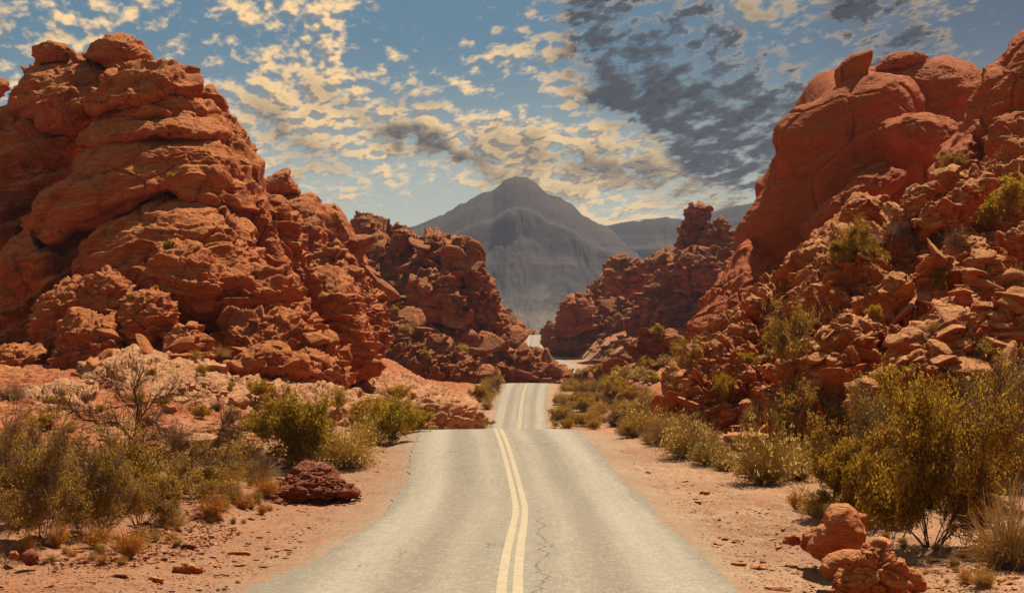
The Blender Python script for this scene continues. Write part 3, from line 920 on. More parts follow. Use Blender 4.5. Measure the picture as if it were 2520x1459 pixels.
HB = [
    ([(372, 640), (385, 605), (430, 590), (480, 600), (520, 640), (540, 680), (548, 730), (500, 775), (420, 775), (385, 720)], 111, 5, 'big rounded boulder at the middle of the boulder heap below the left hump'),
    ([(285, 680), (315, 645), (350, 618), (375, 650), (385, 700), (380, 745), (330, 745), (290, 725)], 113, 3, 'wedge boulder split by a crack, left of the big rounded boulder'),
    ([(285, 780), (330, 725), (380, 715), (420, 740), (442, 775), (430, 830), (380, 865), (310, 875), (283, 830)], 104, 4.5, 'knobbly lit-topped boulder directly above the pale slick rock'),
    ([(180, 745), (215, 690), (270, 662), (310, 700), (332, 740), (320, 800), (260, 830), (200, 810)], 109, 4, 'dark red boulder left of the knobbly boulder'),
    ([(80, 800), (95, 740), (140, 705), (190, 688), (205, 740), (195, 850), (150, 890), (100, 870)], 110, 4, 'bright-topped craggy boulder near the left foot of the massif'),
    ([(130, 880), (150, 800), (200, 770), (290, 790), (315, 860), (300, 930), (200, 970), (140, 960)], 103, 5, 'tall pitted orange boulder standing behind the left end of the slick rock'),
    ([(408, 835), (430, 805), (470, 800), (512, 840), (530, 880), (470, 895), (420, 880)], 99, 3, 'small blocky boulder right of the knobbly boulder'),
    ([(495, 700), (550, 655), (585, 700), (590, 790), (540, 810), (500, 780)], 113, 3.5, 'upright block right of the big rounded boulder'),
    ([(-40, 900), (0, 862), (60, 850), (118, 860), (132, 920), (60, 960), (-40, 960)], 104, 4, 'low jumbled boulder at the left picture edge below the massif'),
    ([(540, 600), (590, 560), (640, 640), (660, 720), (600, 700), (550, 660)], 120, 3, 'narrow ledge block on the right shoulder of the hump'),
    ([(560, 905), (600, 870), (680, 855), (760, 880), (790, 925), (700, 950), (590, 945)], 97, 4, 'slanting slab boulder resting above the slick rock centre'),
    ([(655, 905), (700, 865), (780, 862), (850, 905), (870, 950), (780, 960), (690, 955)], 101, 4, 'tilted red slab right of the slanting slab boulder'),
]
for i, (pl, d, T_, lb) in enumerate(HB):
    o = lump('boulder', pl, d, T_, lay=0.35, per=0.9, big=1.0, crack=0.16, cs=0.45, tilt=0.2 * ((i % 3) - 1), seed=30 + i, lean=0.2)
    tag(o, lb, 'boulder', 'boulders heaped at the foot of the left massif')

o = lump('rock_tower', [(757, 690), (762, 665), (785, 655), (830, 658), (850, 678), (880, 720), (895, 780), (922, 840), (935, 920), (880, 930), (800, 920), (785, 800), (770, 730)], 124, 6, lay=0.5, per=0.9, lean=0.15, seed=50)
tag(o, 'leaning head-shaped rock tower with layered top at the right end of the massif', 'rock tower')

# ---- second massif
B_ = massif('rock_massif', 'smooth dark red shoulder rising behind the head-shaped tower', 'rock formation', (790, 900, 200))
lump('shoulder', [(635, 480), (690, 463), (740, 475), (778, 500), (792, 560), (805, 640), (860, 700), (905, 740), (920, 880), (780, 880), (720, 700), (640, 600)], 198, 12, lean=0.4, lay=0.4, per=1.8, big=1.0, seed=51, parent=B_, crack=0.2, cs=0.25)
lump('rib', [(768, 497), (790, 500), (812, 500), (835, 510), (855, 545), (885, 600), (908, 660), (928, 700), (945, 745), (950, 830), (860, 800), (800, 650)], 208, 9, lay=0.2, per=1.6, seed=52, parent=B_)
lump('ledge', [(770, 640), (820, 600), (860, 640), (900, 700), (940, 760), (950, 860), (840, 880), (790, 760)], 180, 8, lay=0.3, per=1.0, seed=53, parent=B_, crack=0.6, cs=0.35, lean=0.5)
o = lump('balanced_rock', [(645, 475), (645, 445), (680, 425), (700, 418), (713, 417), (712, 438), (735, 462), (742, 476), (700, 484)], 200, 4, lay=0.15, per=0.8, seed=54)
tag(o, 'beaked rock perched on the second, lower summit left of centre', 'balanced rock')

# ---- rubble ridges in the middle distance
Cc = massif('rubble_ridge', 'craggy boulder-strewn ridge left of the pointed mountain', 'rock ridge', (1080, 920, 340))
lump('slope', [(850, 580), (868, 550), (890, 537), (912, 538), (930, 562), (985, 566), (1000, 582), (1040, 590), (1090, 580), (1130, 600), (1165, 640), (1185, 700), (1222, 760), (1244, 795), (1258, 830), (1268, 868), (1278, 900), (1270, 960), (1100, 1000), (880, 980), (860, 750)], 345, 38, lean=1.1, lay=0.6, per=1.6, crack=1.5, cs=0.13, big=0.6, seed=60, parent=Cc, mat=M_far, p=2.0)
lump('crag', [(868, 575), (872, 550), (892, 536), (915, 545), (922, 580), (900, 620), (870, 610)], 350, 6, crack=0.8, cs=0.25, lay=0.4, seed=61, parent=Cc, mat=M_far)
lump('crag', [(965, 600), (975, 565), (1000, 560), (1012, 585), (1010, 630), (975, 635)], 338, 5, crack=0.6, cs=0.3, lay=0.5, per=1.0, seed=62, parent=Cc, mat=M_far)
lump('crag', [(1028, 640), (1032, 600), (1050, 578), (1075, 573), (1095, 600), (1090, 670), (1050, 680)], 332, 6, crack=0.6, cs=0.3, lay=0.5, per=1.0, seed=63, parent=Cc, mat=M_far)
lump('cliff', [(1085, 640), (1095, 600), (1130, 590), (1172, 600), (1174, 632), (1184, 680), (1212, 704), (1224, 760), (1232, 815), (1180, 820), (1120, 780), (1090, 720)], 322, 11, crack=0.9, cs=0.16, lay=0.6, per=1.6, seed=64, parent=Cc, mat=M_far, cz=0.5)
lump('cliff', [(1010, 730), (1020, 690), (1060, 660), (1110, 680), (1140, 740), (1150, 800), (1080, 820), (1020, 790)], 312, 9, crack=0.9, cs=0.17, lay=0.4, seed=65, parent=Cc, mat=M_far)
lump('foot', [(1130, 860), (1200, 835), (1250, 858), (1295, 874), (1340, 889), (1385, 907), (1418, 926), (1400, 955), (1160, 960)], 318, 8, crack=1.2, cs=0.22, lay=0.4, seed=66, parent=Cc, mat=M_far, lean=0.8)
lump('foot', [(860, 830), (900, 790), (1000, 800), (1100, 850), (1180, 900), (1230, 950), (1100, 1010), (880, 990)], 270, 22, crack=1.3, cs=0.2, lay=0.5, seed=67, parent=Cc, mat=M_far, lean=1.2, p=2.0)
lump('outcrop', [(1270, 890), (1284, 868), (1298, 860), (1322, 857), (1346, 868), (1354, 884), (1330, 900), (1290, 900)], 430, 6, crack=0.7, cs=0.3, lay=0.4, seed=69, parent=Cc, mat=M_far)
lump('spur', [(1180, 760), (1205, 728), (1232, 750), (1262, 776), (1295, 802), (1322, 822), (1320, 836), (1190, 880)], 700, 12, crack=1.0, cs=0.2, lay=0.4, seed=68, parent=Cc, mat=M_far, lean=0.8)

Dd = massif('rubble_ridge', 'craggy boulder-strewn ridge right of the far road bend', 'rock ridge', (1620, 930, 340))
lump('slope', [(1349, 866), (1359, 822), (1384, 795), (1406, 755), (1434, 732), (1470, 712), (1490, 680), (1530, 650), (1580, 640), (1640, 625), (1700, 612), (1780, 600), (1880, 560), (1960, 640), (1960, 900), (1700, 930), (1500, 905), (1430, 885), (1384, 874)], 525, 26, lean=1.1, lay=0.6, per=1.6, crack=1.5, cs=0.13, big=0.6, seed=70, parent=Dd, mat=M_far, p=2.0)
lump('spire', [(1662, 650), (1665, 600), (1680, 560), (1688, 520), (1702, 500), (1722, 495), (1750, 506), (1745, 535), (1728, 560), (1722, 610), (1710, 650)], 455, 5, lay=0.4, per=2.0, p=3, crack=0.8, cs=0.25, big=0.3, fiss=0.5, seed=71, parent=Dd, mat=M_far)
lump('crag', [(1710, 650), (1718, 590), (1745, 555), (1775, 545), (1800, 570), (1830, 590), (1840, 650)], 452, 8, p=3, crack=1.2, cs=0.2, lay=0.3, seed=72, parent=Dd, mat=M_far)
lump('crag', [(1490, 710), (1495, 650), (1515, 628), (1545, 626), (1570, 650), (1590, 700), (1540, 730)], 480, 8, crack=1.0, cs=0.16, lay=0.5, seed=73, parent=Dd, mat=M_far, cz=0.5)
lump('crag', [(1378, 800), (1385, 745), (1400, 725), (1430, 722), (1450, 760), (1450, 810), (1400, 830)], 500, 9, crack=1.0, cs=0.15, lay=0.5, seed=74, parent=Dd, mat=M_far, cz=0.5)
lump('cliff', [(1555, 800), (1570, 740), (1640, 705), (1720, 690), (1760, 740), (1740, 800), (1660, 850), (1580, 850)], 440, 14, crack=1.6, cs=0.13, lay=0.5, seed=75, parent=Dd, mat=M_far)
lump('cliff', [(1620, 700), (1640, 640), (1700, 615), (1770, 630), (1850, 620), (1870, 700), (1780, 720), (1690, 720)], 430, 12, crack=1.6, cs=0.13, lay=0.5, seed=76, parent=Dd, mat=M_far)
lump('foot', [(1428, 938), (1490, 905), (1560, 870), (1640, 850), (1720, 840), (1800, 900), (1780, 1000), (1500, 1000)], 262, 16, crack=1.2, cs=0.22, lay=0.4, seed=77, parent=Dd, mat=M_far, lean=1.2, p=2.0)
o = lump('boulder', [(1550, 860), (1555, 838), (1600, 828), (1690, 832), (1698, 856), (1680, 880), (1600, 884), (1560, 878)], 240, 4, lay=0.3, per=1.0, seed=78, mat=M_far, p=3.5)
tag(o, 'flat-topped block rock alone among shrubs beyond the road crest on the right', 'boulder')

# ---- slick rock at the left, where the bench meets the road
Es = massif('slick_rock', 'pale weathered sandstone bench sloping to the left roadside', 'rock outcrop', (600, 1040, 90))
lump('bench', [(760, 905), (800, 880), (850, 892), (940, 925), (1040, 955), (1120, 982), (1155, 992), (1166, 1010), (1160, 1040), (1135, 1075), (1120, 1120), (900, 1140), (760, 1040)], 138, 16, lean=1.6, lay=0.5, per=0.6, tilt=-0.35, crack=0.32, cs=0.30, cz=2.5, seed=80, mat=M_slab, parent=Es, p=2.1)
lump('bench', [(160, 960), (205, 908), (260, 882), (330, 866), (400, 876), (480, 892), (560, 915), (620, 960), (660, 1040), (560, 1110), (300, 1120), (120, 1060)], 88, 11, lean=2.6, lay=0.35, per=0.45, tilt=0.1, crack=0.17, cs=0.35, cz=2.5, seed=81, mat=M_slab, parent=Es, p=2.0)
lump('bench', [(30, 1040), (38, 995), (80, 965), (150, 940), (230, 950), (280, 1020), (240, 1080), (100, 1090)], 80, 7, lean=1.8, lay=0.35, per=0.45, crack=0.17, cs=0.40, cz=2.5, seed=82, mat=M_slab, parent=Es, p=2.1)
lump('bench', [(520, 1010), (580, 940), (680, 925), (800, 950), (920, 985), (1000, 1030), (960, 1080), (700, 1090), (560, 1070)], 92, 10, lean=1.9, lay=0.35, per=0.45, tilt=-0.2, crack=0.22, cs=0.38, cz=2.5, seed=83, mat=M_slab, parent=Es, p=2.0)
lump('bench', [(-60, 1200), (0, 1150), (90, 1125), (200, 1112), (330, 1130), (380, 1165), (330, 1215), (120, 1240), (-40, 1240)], 48, 3.2, lean=2.2, lay=0.16, per=0.25, crack=0.10, cs=0.6, cz=2.5, seed=85, mat=M_slab, parent=Es, p=2.0)
lump('bench', [(380, 1125), (450, 1095), (540, 1085), (640, 1100), (690, 1135), (600, 1165), (440, 1165)], 55, 2.6, lean=2.2, lay=0.16, per=0.25, crack=0.10, cs=0.6, cz=2.5, seed=86, mat=M_slab, parent=Es, p=2.0)
lump('bench', [(100, 1095), (200, 1068), (330, 1060), (480, 1068), (580, 1092), (480, 1118), (250, 1125)], 64, 3.5, lean=2.4, lay=0.2, per=0.3, crack=0.12, cs=0.5, cz=2.5, seed=87, mat=M_slab, parent=Es, p=2.0)
o = lump('boulder', [(-40, 1100), (0, 1073), (40, 1076), (60, 1095), (50, 1115), (0, 1135), (-40, 1140)], 52, 1.4, lay=0.12, per=0.3, seed=84, mat=M_red)
tag(o, 'low dark red boulder at the left picture edge in front of the slick rock', 'boulder')

# ---- right: dome, tower and their loose rocks
G_ = massif('rock_dome', 'immense smooth red dome towering over the right slope', 'rock formation', (2050, 900, 165))
lump('dome', [(1640, 1000), (1700, 860), (1760, 770), (1825, 610), (1858, 500), (1876, 440), (1890, 400), (1898, 350), (1915, 308), (1960, 262), (2010, 216), (2060, 196), (2130, 190), (2200, 196), (2242, 215), (2262, 300), (2330, 350), (2420, 450), (2400, 700), (2200, 900), (1900, 1020)], 168, 15, mat=M_dome, lean=-0.08, lay=0.35, per=3.0, tilt=0.5, big=0.7, seed=90, parent=G_, holes=1.3, c=(2060, 600), p=4.0, fiss=0.35)
lump('back_dome', [(2060, 196), (2110, 178), (2150, 167), (2250, 152), (2330, 141), (2390, 160), (2443, 197), (2480, 260), (2500, 400), (2300, 420), (2200, 380), (2150, 250)], 184, 12, p=3.2, fiss=0.3, mat=M_dome, lay=0.3, per=1.6, big=0.4, seed=91, parent=G_)
lump('apron', [(1655, 930), (1700, 800), (1760, 720), (1835, 590), (1870, 600), (1950, 700), (1960, 800), (1850, 900), (1720, 980)], 150, 9, mat=M_dome, lean=0.7, lay=0.25, per=1.4, tilt=0.9, crack=0.12, cs=0.2, seed=92, parent=G_)
lump('apron', [(1905, 740), (1950, 640), (2030, 560), (2110, 480), (2170, 500), (2150, 600), (2050, 720)], 138, 8, mat=M_red, lean=0.7, lay=0.4, per=1.0, tilt=0.9, crack=0.15, cs=0.25, seed=93, parent=G_)
lump('fold', [(1975, 560), (2030, 500), (2130, 420), (2180, 400), (2230, 430), (2180, 500), (2060, 600), (1990, 610)], 150, 5, mat=M_dome, lay=0.25, per=1.4, tilt=0.8, seed=94, parent=G_)
o = lump('boulder', [(2150, 172), (2172, 152), (2188, 138), (2235, 128), (2262, 130), (2284, 138), (2275, 155), (2240, 172), (2180, 180)], 178, 3, mat=M_dome, lay=0.2, per=0.7, seed=95)
tag(o, 'cracked flat cap boulder lying on the top of the dome', 'boulder')
o = lump('balanced_rock', [(2053, 188), (2056, 172), (2072, 152), (2098, 133), (2125, 128), (2149, 120), (2146, 150), (2137, 172), (2136, 195), (2100, 205), (2058, 214)], 160, 1.8, mat=M_dome, lay=0.04, per=0.8, big=0.12, seed=96, p=3, fiss=0, fine=0.03, res=1.4)
tag(o, 'shark-fin rock standing upright on the edge of the dome', 'balanced rock')
o = lump('boulder', [(2171, 325), (2178, 303), (2210, 289), (2290, 284), (2340, 295), (2400, 332), (2405, 390), (2350, 432), (2300, 418), (2240, 385), (2195, 358)], 143, 7, mat=M_dome, lay=0.22, per=1.0, seed=97, holes=0.5)
tag(o, 'beaked smooth boulder wedged between the dome and the right tower', 'boulder')
R_ = massif('rock_tower', 'tall red rock tower cut by the right picture edge', 'rock tower', (2500, 430, 100))
lump('tower', [(2700, 0), (2560, 55), (2525, 75), (2492, 112), (2458, 165), (2432, 215), (2402, 270), (2378, 312), (2335, 375), (2300, 425), (2310, 470), (2420, 480), (2520, 470), (2700, 460)], 108, 9, lay=0.3, p=3.0, per=1.2, tilt=0.8, big=0.8, seed=98, parent=R_, mat=M_dome)
lump('shoulder', [(2430, 340), (2450, 292), (2500, 272), (2560, 280), (2640, 300), (2640, 460), (2560, 470), (2480, 455), (2435, 410)], 99, 5, lay=0.2, per=0.9, seed=99, parent=R_, mat=M_dome)
lump('shoulder', [(2300, 440), (2340, 370), (2390, 330), (2430, 380), (2430, 450), (2370, 480)], 102, 4, lay=0.25, per=0.8, seed=100, parent=R_, mat=M_dome)
print('verts', sum(len(v) for v, f in ALL_ROCK))

K_ = massif('scree_bank', 'steep bank of shattered red sandstone along the right roadside', 'rock bank', (2000, 1050, 66))
lump('bank', [(1618, 990), (1655, 950), (1720, 885), (1800, 805), (1880, 728), (1960, 660), (2050, 625), (2100, 650), (2130, 760), (2120, 900), (2060, 1040), (1960, 1130), (1850, 1130), (1740, 1092), (1660, 1030)], 76, 4.5, mat=M_scree, lean=1.5, lay=0.40, per=0.75, tilt=0.75, crack=0.55, cs=0.40, big=0.8, seed=110, parent=K_, p=2.2, fine=0.09)
lump('bank', [(1960, 700), (2060, 600), (2160, 560), (2290, 500), (2400, 430), (2560, 380), (2760, 380), (2760, 760), (2500, 840), (2200, 860), (2020, 850)], 80, 5.0, mat=M_scree, lean=1.9, lay=0.45, per=0.8, tilt=0.5, crack=0.60, cs=0.36, big=1.0, seed=111, parent=K_, p=2.2, fine=0.09)
lump('bank', [(1900, 1000), (1990, 860), (2100, 780), (2300, 720), (2520, 690), (2760, 680), (2760, 1130), (2400, 1160), (2100, 1160), (1950, 1120)], 61, 4.0, mat=M_scree, lean=1.3, lay=0.40, per=0.7, tilt=0.35, crack=0.55, cs=0.42, big=1.0, seed=112, parent=K_, p=2.2, fine=0.08)

# ------------------------------------------------------------------ standing things on what is already built
def build_bvh():
    vs = []; fs = []; off = 0
    me = ground.data
    n = len(me.vertices)
    g = np.empty(n * 3, np.float32); me.vertices.foreach_get('co', g); g = g.reshape(-1, 3)
    q = np.empty(len(me.polygons) * 4, np.int32); me.loops.foreach_get('vertex_index', q)
    q = q.reshape(-1, 4)
    keep = (g[q[:, 0], 1] < 720) & (np.abs(g[q[:, 0], 0]) < 0.5 * np.maximum(g[q[:, 0], 1], 14))
    vs.append(g); fs.append(q[keep]); off = n
    for V_, F_ in ALL_ROCK:
        vs.append(V_.astype(np.float32)); fs.append(F_ + off); off += len(V_)
    return BVHTree.FromPolygons(np.concatenate(vs).tolist(), np.concatenate(fs).tolist())


BVH = build_bvh()
EYE = Vector((0, 0, CZ))


def hit(px, py):
    """the point of the built ground or rock seen in this direction"""
    d = Vector(((px - 1260) / F, 1.0, (HY - py) / F)).normalized()
    p, n, i, t = BVH.ray_cast(EYE, d, 9000)
    return p, n


def drop(x, y, top=80):
    p, n, i, t = BVH.ray_cast(Vector((x, y, top)), Vector((0, 0, -1)), 200)
    return p, n


# ---- angular stones: a few shapes, many copies
def stone_mesh(name, seed, n, flat=0.6, mat=None, planes=8, soft=0.03):
    """worn polyhedral block of radius about 1"""
    rs = np.random.RandomState(seed)
    nu, nvv = n * 2, n
    th = np.linspace(0, 2 * np.pi, nu, endpoint=False)
    ph = np.linspace(0, np.pi, nvv)
    pp, tt = np.meshgrid(ph, th, indexing='ij')
    Dn = np.stack([np.sin(pp) * np.cos(tt), np.sin(pp) * np.sin(tt), np.cos(pp)], -1).reshape(-1, 3)
    N = rs.normal(size=(planes, 3)); N /= np.linalg.norm(N, axis=1)[:, None]
    N = np.concatenate([N, [[0, 0, 1], [0, 0, -1]]])
    h = np.concatenate([rs.uniform(0.62, 0.95, planes), [0.62, 0.6]])
    r = h[None] / np.maximum(Dn @ N.T, 0.06)
    k = 34.0
    r = -np.log(np.exp(-k * np.minimum(r, 4)).sum(1)) / k
    r = np.clip(r, 0.2, 1.6)
    V = Dn * r[:, None]
    o3 = seed * 3.3
    V = V * (1 + 0.045 * fbm(V * 1.4 + o3, 3)[:, None] + soft * fbm(V * 5 + o3, 3)[:, None])
    s = V[:, 2] + 0.2 * V[:, 0]
    st = strata(V, s + 0.1 * perlin(V * 2 + o3), 0.27, 0.04, 1.0)
    V[:, :2] *= (1 + st)[:, None]
    V *= (1, rs.uniform(0.6, 0.9), flat)
    idx = np.arange(nu * nvv).reshape(nvv, nu)
    a, b = idx[:-1], idx[1:]
    Fq = np.stack([a, b, np.roll(b, -1, 1), np.roll(a, -1, 1)], -1).reshape(-1, 4)
    return V, Fq


SH = [stone_mesh('s', 200 + i, 26, flat=(0.42, 0.55, 0.30, 0.7, 0.45, 0.36, 0.65, 0.28)[i % 8]) for i in range(12)]
SL = [stone_mesh('s', 300 + i, 7, flat=(0.5, 0.35, 0.7)[i % 3]) for i in range(10)]
SM_ = {}
rr = random.Random(5)


def stone(p, n, size, mat, kind_i, sink=0.25, squash=1.0):
    key = (kind_i, mat.name)
    if key not in SM_:
        V_, F_ = SH[kind_i]
        SM_[key] = mesh_np('boulder', V_, F_, mat)
    o = link('boulder', SM_[key])
    o.location = p + Vector((0, 0, size * (0.45 - sink) * 0.6))
    tilt_ = Vector((n.x, n.y, max(n.z, 0.15))).normalized()
    q = Vector((0, 0, 1)).rotation_difference(Vector((0, 0, 1)).lerp(tilt_, 0.6))
    o.rotation_euler = (q.to_matrix() @ Matrix.Rotation(rr.uniform(0, 6.28), 3, 'Z')).to_euler()
    o.scale = (size, size * rr.uniform(0.75, 1.1), size * rr.uniform(0.7, 1.1) * squash)
    return o


def pebbles(name, pts, sizes, mat, label=None):
    """loose rubble nobody could count: one mesh"""
    rs = np.random.RandomState(len(pts))
    Vs = []; Fs = []; off = 0
    for (p, s) in zip(pts, sizes):
        V_, F_ = SL[rs.randint(len(SL))]
        a = rs.uniform(0, 6.28); c_, s_ = math.cos(a), math.sin(a)
        tl = rs.uniform(-0.6, 0.6)
        R1 = np.array([[c_, -s_, 0], [s_, c_, 0], [0, 0, 1]]) @ np.array([[1, 0, 0], [0, math.cos(tl), -math.sin(tl)], [0, math.sin(tl), math.cos(tl)]])
        Vs.append((V_ * (s, s * rs.uniform(0.6, 1), s)) @ R1.T + np.array(p) + (0, 0, s * 0.15))
        Fs.append(F_ + off); off += len(V_)
    me = mesh_np(name, np.concatenate(Vs), np.concatenate(Fs), mat, smooth=False)
    o = link(name, me)
    return tag(o, label, None, None, 'stuff')


# scree on the bank and rubble elsewhere
def scatter_px(poly, n, rnd, smin, smax, nzmin=0.0, power=2.5, ymin=0, ymax=9000):
    P2 = np.array(poly, float)
    x0, y0 = P2.min(0); x1, y1 = P2.max(0)
    out_ = []; tries = 0
    while len(out_) < n and tries < n * 12:
        tries += 1
        x = rnd.uniform(x0, x1); y = rnd.uniform(y0, y1)
        ins = False; j = len(poly) - 1
        for i in range(len(poly)):
            xi, yi = poly[i]; xj, yj = poly[j]
            if (yi > y) != (yj > y) and x < (xj - xi) * (y - yi) / (yj - yi) + xi:
                ins = not ins
            j = i
        if not ins: continue
        p, nn = hit(x, y)
        if p is None or abs(nn.z) < nzmin or not (ymin < p.y < ymax): continue
        if nn.z < 0: nn = -nn
        s = smin * ((1 - rnd.random() * (1 - (smin / smax) ** power)) ** (-1 / power))
        out_.append((p, nn, s, x, y))
    return out_


rnd = random.Random(11)
BANK = [(1625, 990), (1700, 905), (1800, 810), (1890, 725), (1970, 655), (2080, 610), (2250, 540), (2420, 450), (2519, 430), (2519, 1000), (2250, 1090), (2000, 1120), (1850, 1110), (1740, 1085)]
pb = scatter_px(BANK, 5200, rnd, 0.05, 0.40, 0.25, 2.2, 40, 110)
pebbles('scree', [q[0] for q in pb], [q[2] for q in pb], M_scree, 'red stone rubble covering the right roadside bank')

# ------------------------------------------------------------------ plants
def plant_mat(name, c1, c2, trans=0.35, scale=3.0):
    m, t, b, o = new_mat(name)
    geo = t.n.new('ShaderNodeNewGeometry')
    oi = t.n.new('ShaderNodeObjectInfo')
    rnd_ = geo.outputs['Random Per Island']
    nz_ = t.noise(geo.outputs['Position'], scale, 2)
    f = t.math('ADD', t.math('MULTIPLY', rnd_, 0.6), t.math('MULTIPLY', nz_, 0.4))
    f = t.math('ADD', f, t.math('MULTIPLY', t.math('SUBTRACT', oi.outputs['Random'], 0.5), 0.3), clamp=True)
    c = t.mix(f, c1, c2)
    df = t.n.new('ShaderNodeBsdfDiffuse'); tr = t.n.new('ShaderNodeBsdfTranslucent')
    t.l.new(c, df.inputs[0]); t.l.new(c, tr.inputs[0])
    mx = t.n.new('ShaderNodeMixShader'); mx.inputs[0].default_value = trans
    t.l.new(df.outputs[0], mx.inputs[1]); t.l.new(tr.outputs[0], mx.inputs[2])
    t.l.new(mx.outputs[0], o.inputs['Surface'])
    t.n.remove(b)
    return m


M_olive = plant_mat('leaf_olive', (0.28, 0.14, 0.012), (0.60, 0.37, 0.045), 0.55)
M_olivebrown = plant_mat('leaf_brown_olive', (0.24, 0.12, 0.015), (0.56, 0.35, 0.06), 0.5)
M_green = plant_mat('leaf_green', (0.24, 0.14, 0.012), (0.52, 0.36, 0.04), 0.55)
M_bark = plant_mat('bark_dark', (0.09, 0.040, 0.020), (0.24, 0.13, 0.075), 0.0)
M_dead = plant_mat('bark_dead', (0.12, 0.065, 0.045), (0.40, 0.27, 0.19), 0.0)
M_tan = plant_mat('twig_tan', (0.40, 0.25, 0.10), (0.80, 0.60, 0.29), 0.5)
M_sage = plant_mat('twig_sage', (0.40, 0.26, 0.07), (0.76, 0.56, 0.20), 0.55)
M_gold = plant_mat('grass_gold', (0.45, 0.20, 0.04), (0.80, 0.48, 0.13), 0.4)
M_brush = plant_mat('twig_grey', (0.24, 0.13, 0.075), (0.55, 0.38, 0.25), 0.4)


def tubes(P0, P1, R0, R1, k=3):
    """open k-sided tubes, one per segment"""
    P0 = np.asarray(P0, float); P1 = np.asarray(P1, float)
    R0 = np.asarray(R0, float); R1 = np.asarray(R1, float)
    d = P1 - P0; d /= np.maximum(np.linalg.norm(d, axis=1, keepdims=True), 1e-9)
    up = np.where(np.abs(d[:, 2:3]) > 0.9, [[1., 0, 0]], [[0, 0, 1.]])
    a = np.cross(d, up); a /= np.linalg.norm(a, axis=1, keepdims=True); b = np.cross(d, a)
    n = len(P0); V_ = np.empty((n, 2 * k, 3))
    for i in range(k):
        c_, s_ = math.cos(2 * math.pi * i / k), math.sin(2 * math.pi * i / k)
        o_ = a * c_ + b * s_
        V_[:, i] = P0 + o_ * R0[:, None]; V_[:, k + i] = P1 + o_ * R1[:, None]
    base = (np.arange(n) * 2 * k)[:, None]
    Fs = [np.concatenate([base + i, base + (i + 1) % k, base + k + (i + 1) % k, base + k + i], 1) for i in range(k)]
    return V_.reshape(-1, 3), np.stack(Fs, 1).reshape(-1, 4)


def leaves(C, size, rs, elong=2.2, up=0.4):
    n = len(C)
    d = rs.normal(size=(n, 3)); d[:, 2] = np.abs(d[:, 2]) * (1 + up); d /= np.linalg.norm(d, axis=1, keepdims=True)
    e = np.cross(d, rs.normal(size=(n, 3))); e /= np.linalg.norm(e, axis=1, keepdims=True)
    s = size * rs.uniform(0.6, 1.4, (n, 1))
    V_ = np.stack([C - d * s * elong / 2, C + e * s / 2, C + d * s * elong / 2, C - e * s / 2], 1).reshape(-1, 3)
    return V_, np.arange(4 * n).reshape(n, 4)


def grow(rs, n_stem, height, spread, depth=3, wig=0.16, r0=0.022, lean=(0, 0), base_r=0.15, upb=0.25, split=(2, 4)):
    """branching skeleton; returns segment arrays and the tips' points"""
    P0, P1, R0, R1, LV = [], [], [], [], []
    tips = []
    def limb(p, d, L, r, lv):
        n = 5 if lv < 2 else 4
        for i in range(n):
            d = d + rs.normal(size=3) * wig; d[2] += upb * 0.18
            d /= np.linalg.norm(d)
            q = p + d * L / n
            ra = r * (1 - 0.7 * i / n); rb = r * (1 - 0.7 * (i + 1) / n)
            P0.append(p); P1.append(q); R0.append(ra); R1.append(rb); LV.append(lv)
            if lv >= depth - 1:
                tips.append((p + q) / 2); tips.append(q)
            p = q
            if lv < depth and i >= (1 if lv == 0 else 0):
                k = rs.randint(split[0], split[1]) if i >= n - 2 else rs.randint(1, split[1] - 1)
                for _ in range(k):
                    e = d + rs.normal(size=3) * 0.65; e[2] += upb * 0.3; e /= np.linalg.norm(e)
                    limb(p, e, L * rs.uniform(0.38, 0.62), rb * 0.62, lv + 1)
    for s in range(n_stem):
        a = rs.uniform(0, 2 * math.pi); t = math.sqrt(rs.uniform(0.02, 1)) * spread
        d = np.array([math.cos(a) * t + lean[0], math.sin(a) * t + lean[1], 1.0]); d /= np.linalg.norm(d)
        p = np.array([math.cos(a), math.sin(a), 0]) * base_r * rs.uniform(0, 1)
        limb(p, d, height * rs.uniform(0.45, 1.0), r0 * rs.uniform(0.7, 1.2), 0)
    return np.array(P0), np.array(P1), np.array(R0), np.array(R1), np.array(tips)


def make_bush(name, seed, leafm, barkm, n_stem=16, height=1.0, spread=0.9, depth=2, nleaf=4, leaf=0.02, wig=0.14, r0=0.012, lean=(0, 0), upb=0.25, elong=2.2, jit=0.035, keep=1.0):
    """a leafy shrub about one metre tall: branches and foliage"""
    rs = np.random.RandomState(seed)
    P0, P1, R0, R1, tips = grow(rs, n_stem, height, spread, depth, wig, r0, lean, upb=upb)
    zm = np.quantile(np.concatenate([P1[:, 2]]), 0.995)
    k = 1.0 / zm
    root = bpy.data.objects.new(name, None); COL.objects.link(root)
    V_, F_ = tubes(P0 * k, P1 * k, np.maximum(R0 * k, 0.0022), np.maximum(R1 * k, 0.0018))
    link('branches', mesh_np('branches', V_, F_, barkm), parent=root)
    if nleaf:
        tips = tips[(tips[:, 2] > 0.12 * zm) & (fbm(tips / zm * 3.2 + seed, 2) > (-0.12 if keep == 1.0 else 0.0)) & (rs.rand(len(tips)) < keep + 0.25)]
        C = np.repeat(tips * k, nleaf, 0) + rs.normal(size=(len(tips) * nleaf, 3)) * jit
        C = C[C[:, 2] > 0.03]
        V_, F_ = leaves(C, leaf, rs, elong)
        link('foliage', mesh_np('foliage', V_, F_, leafm, smooth=False), parent=root)
    return root


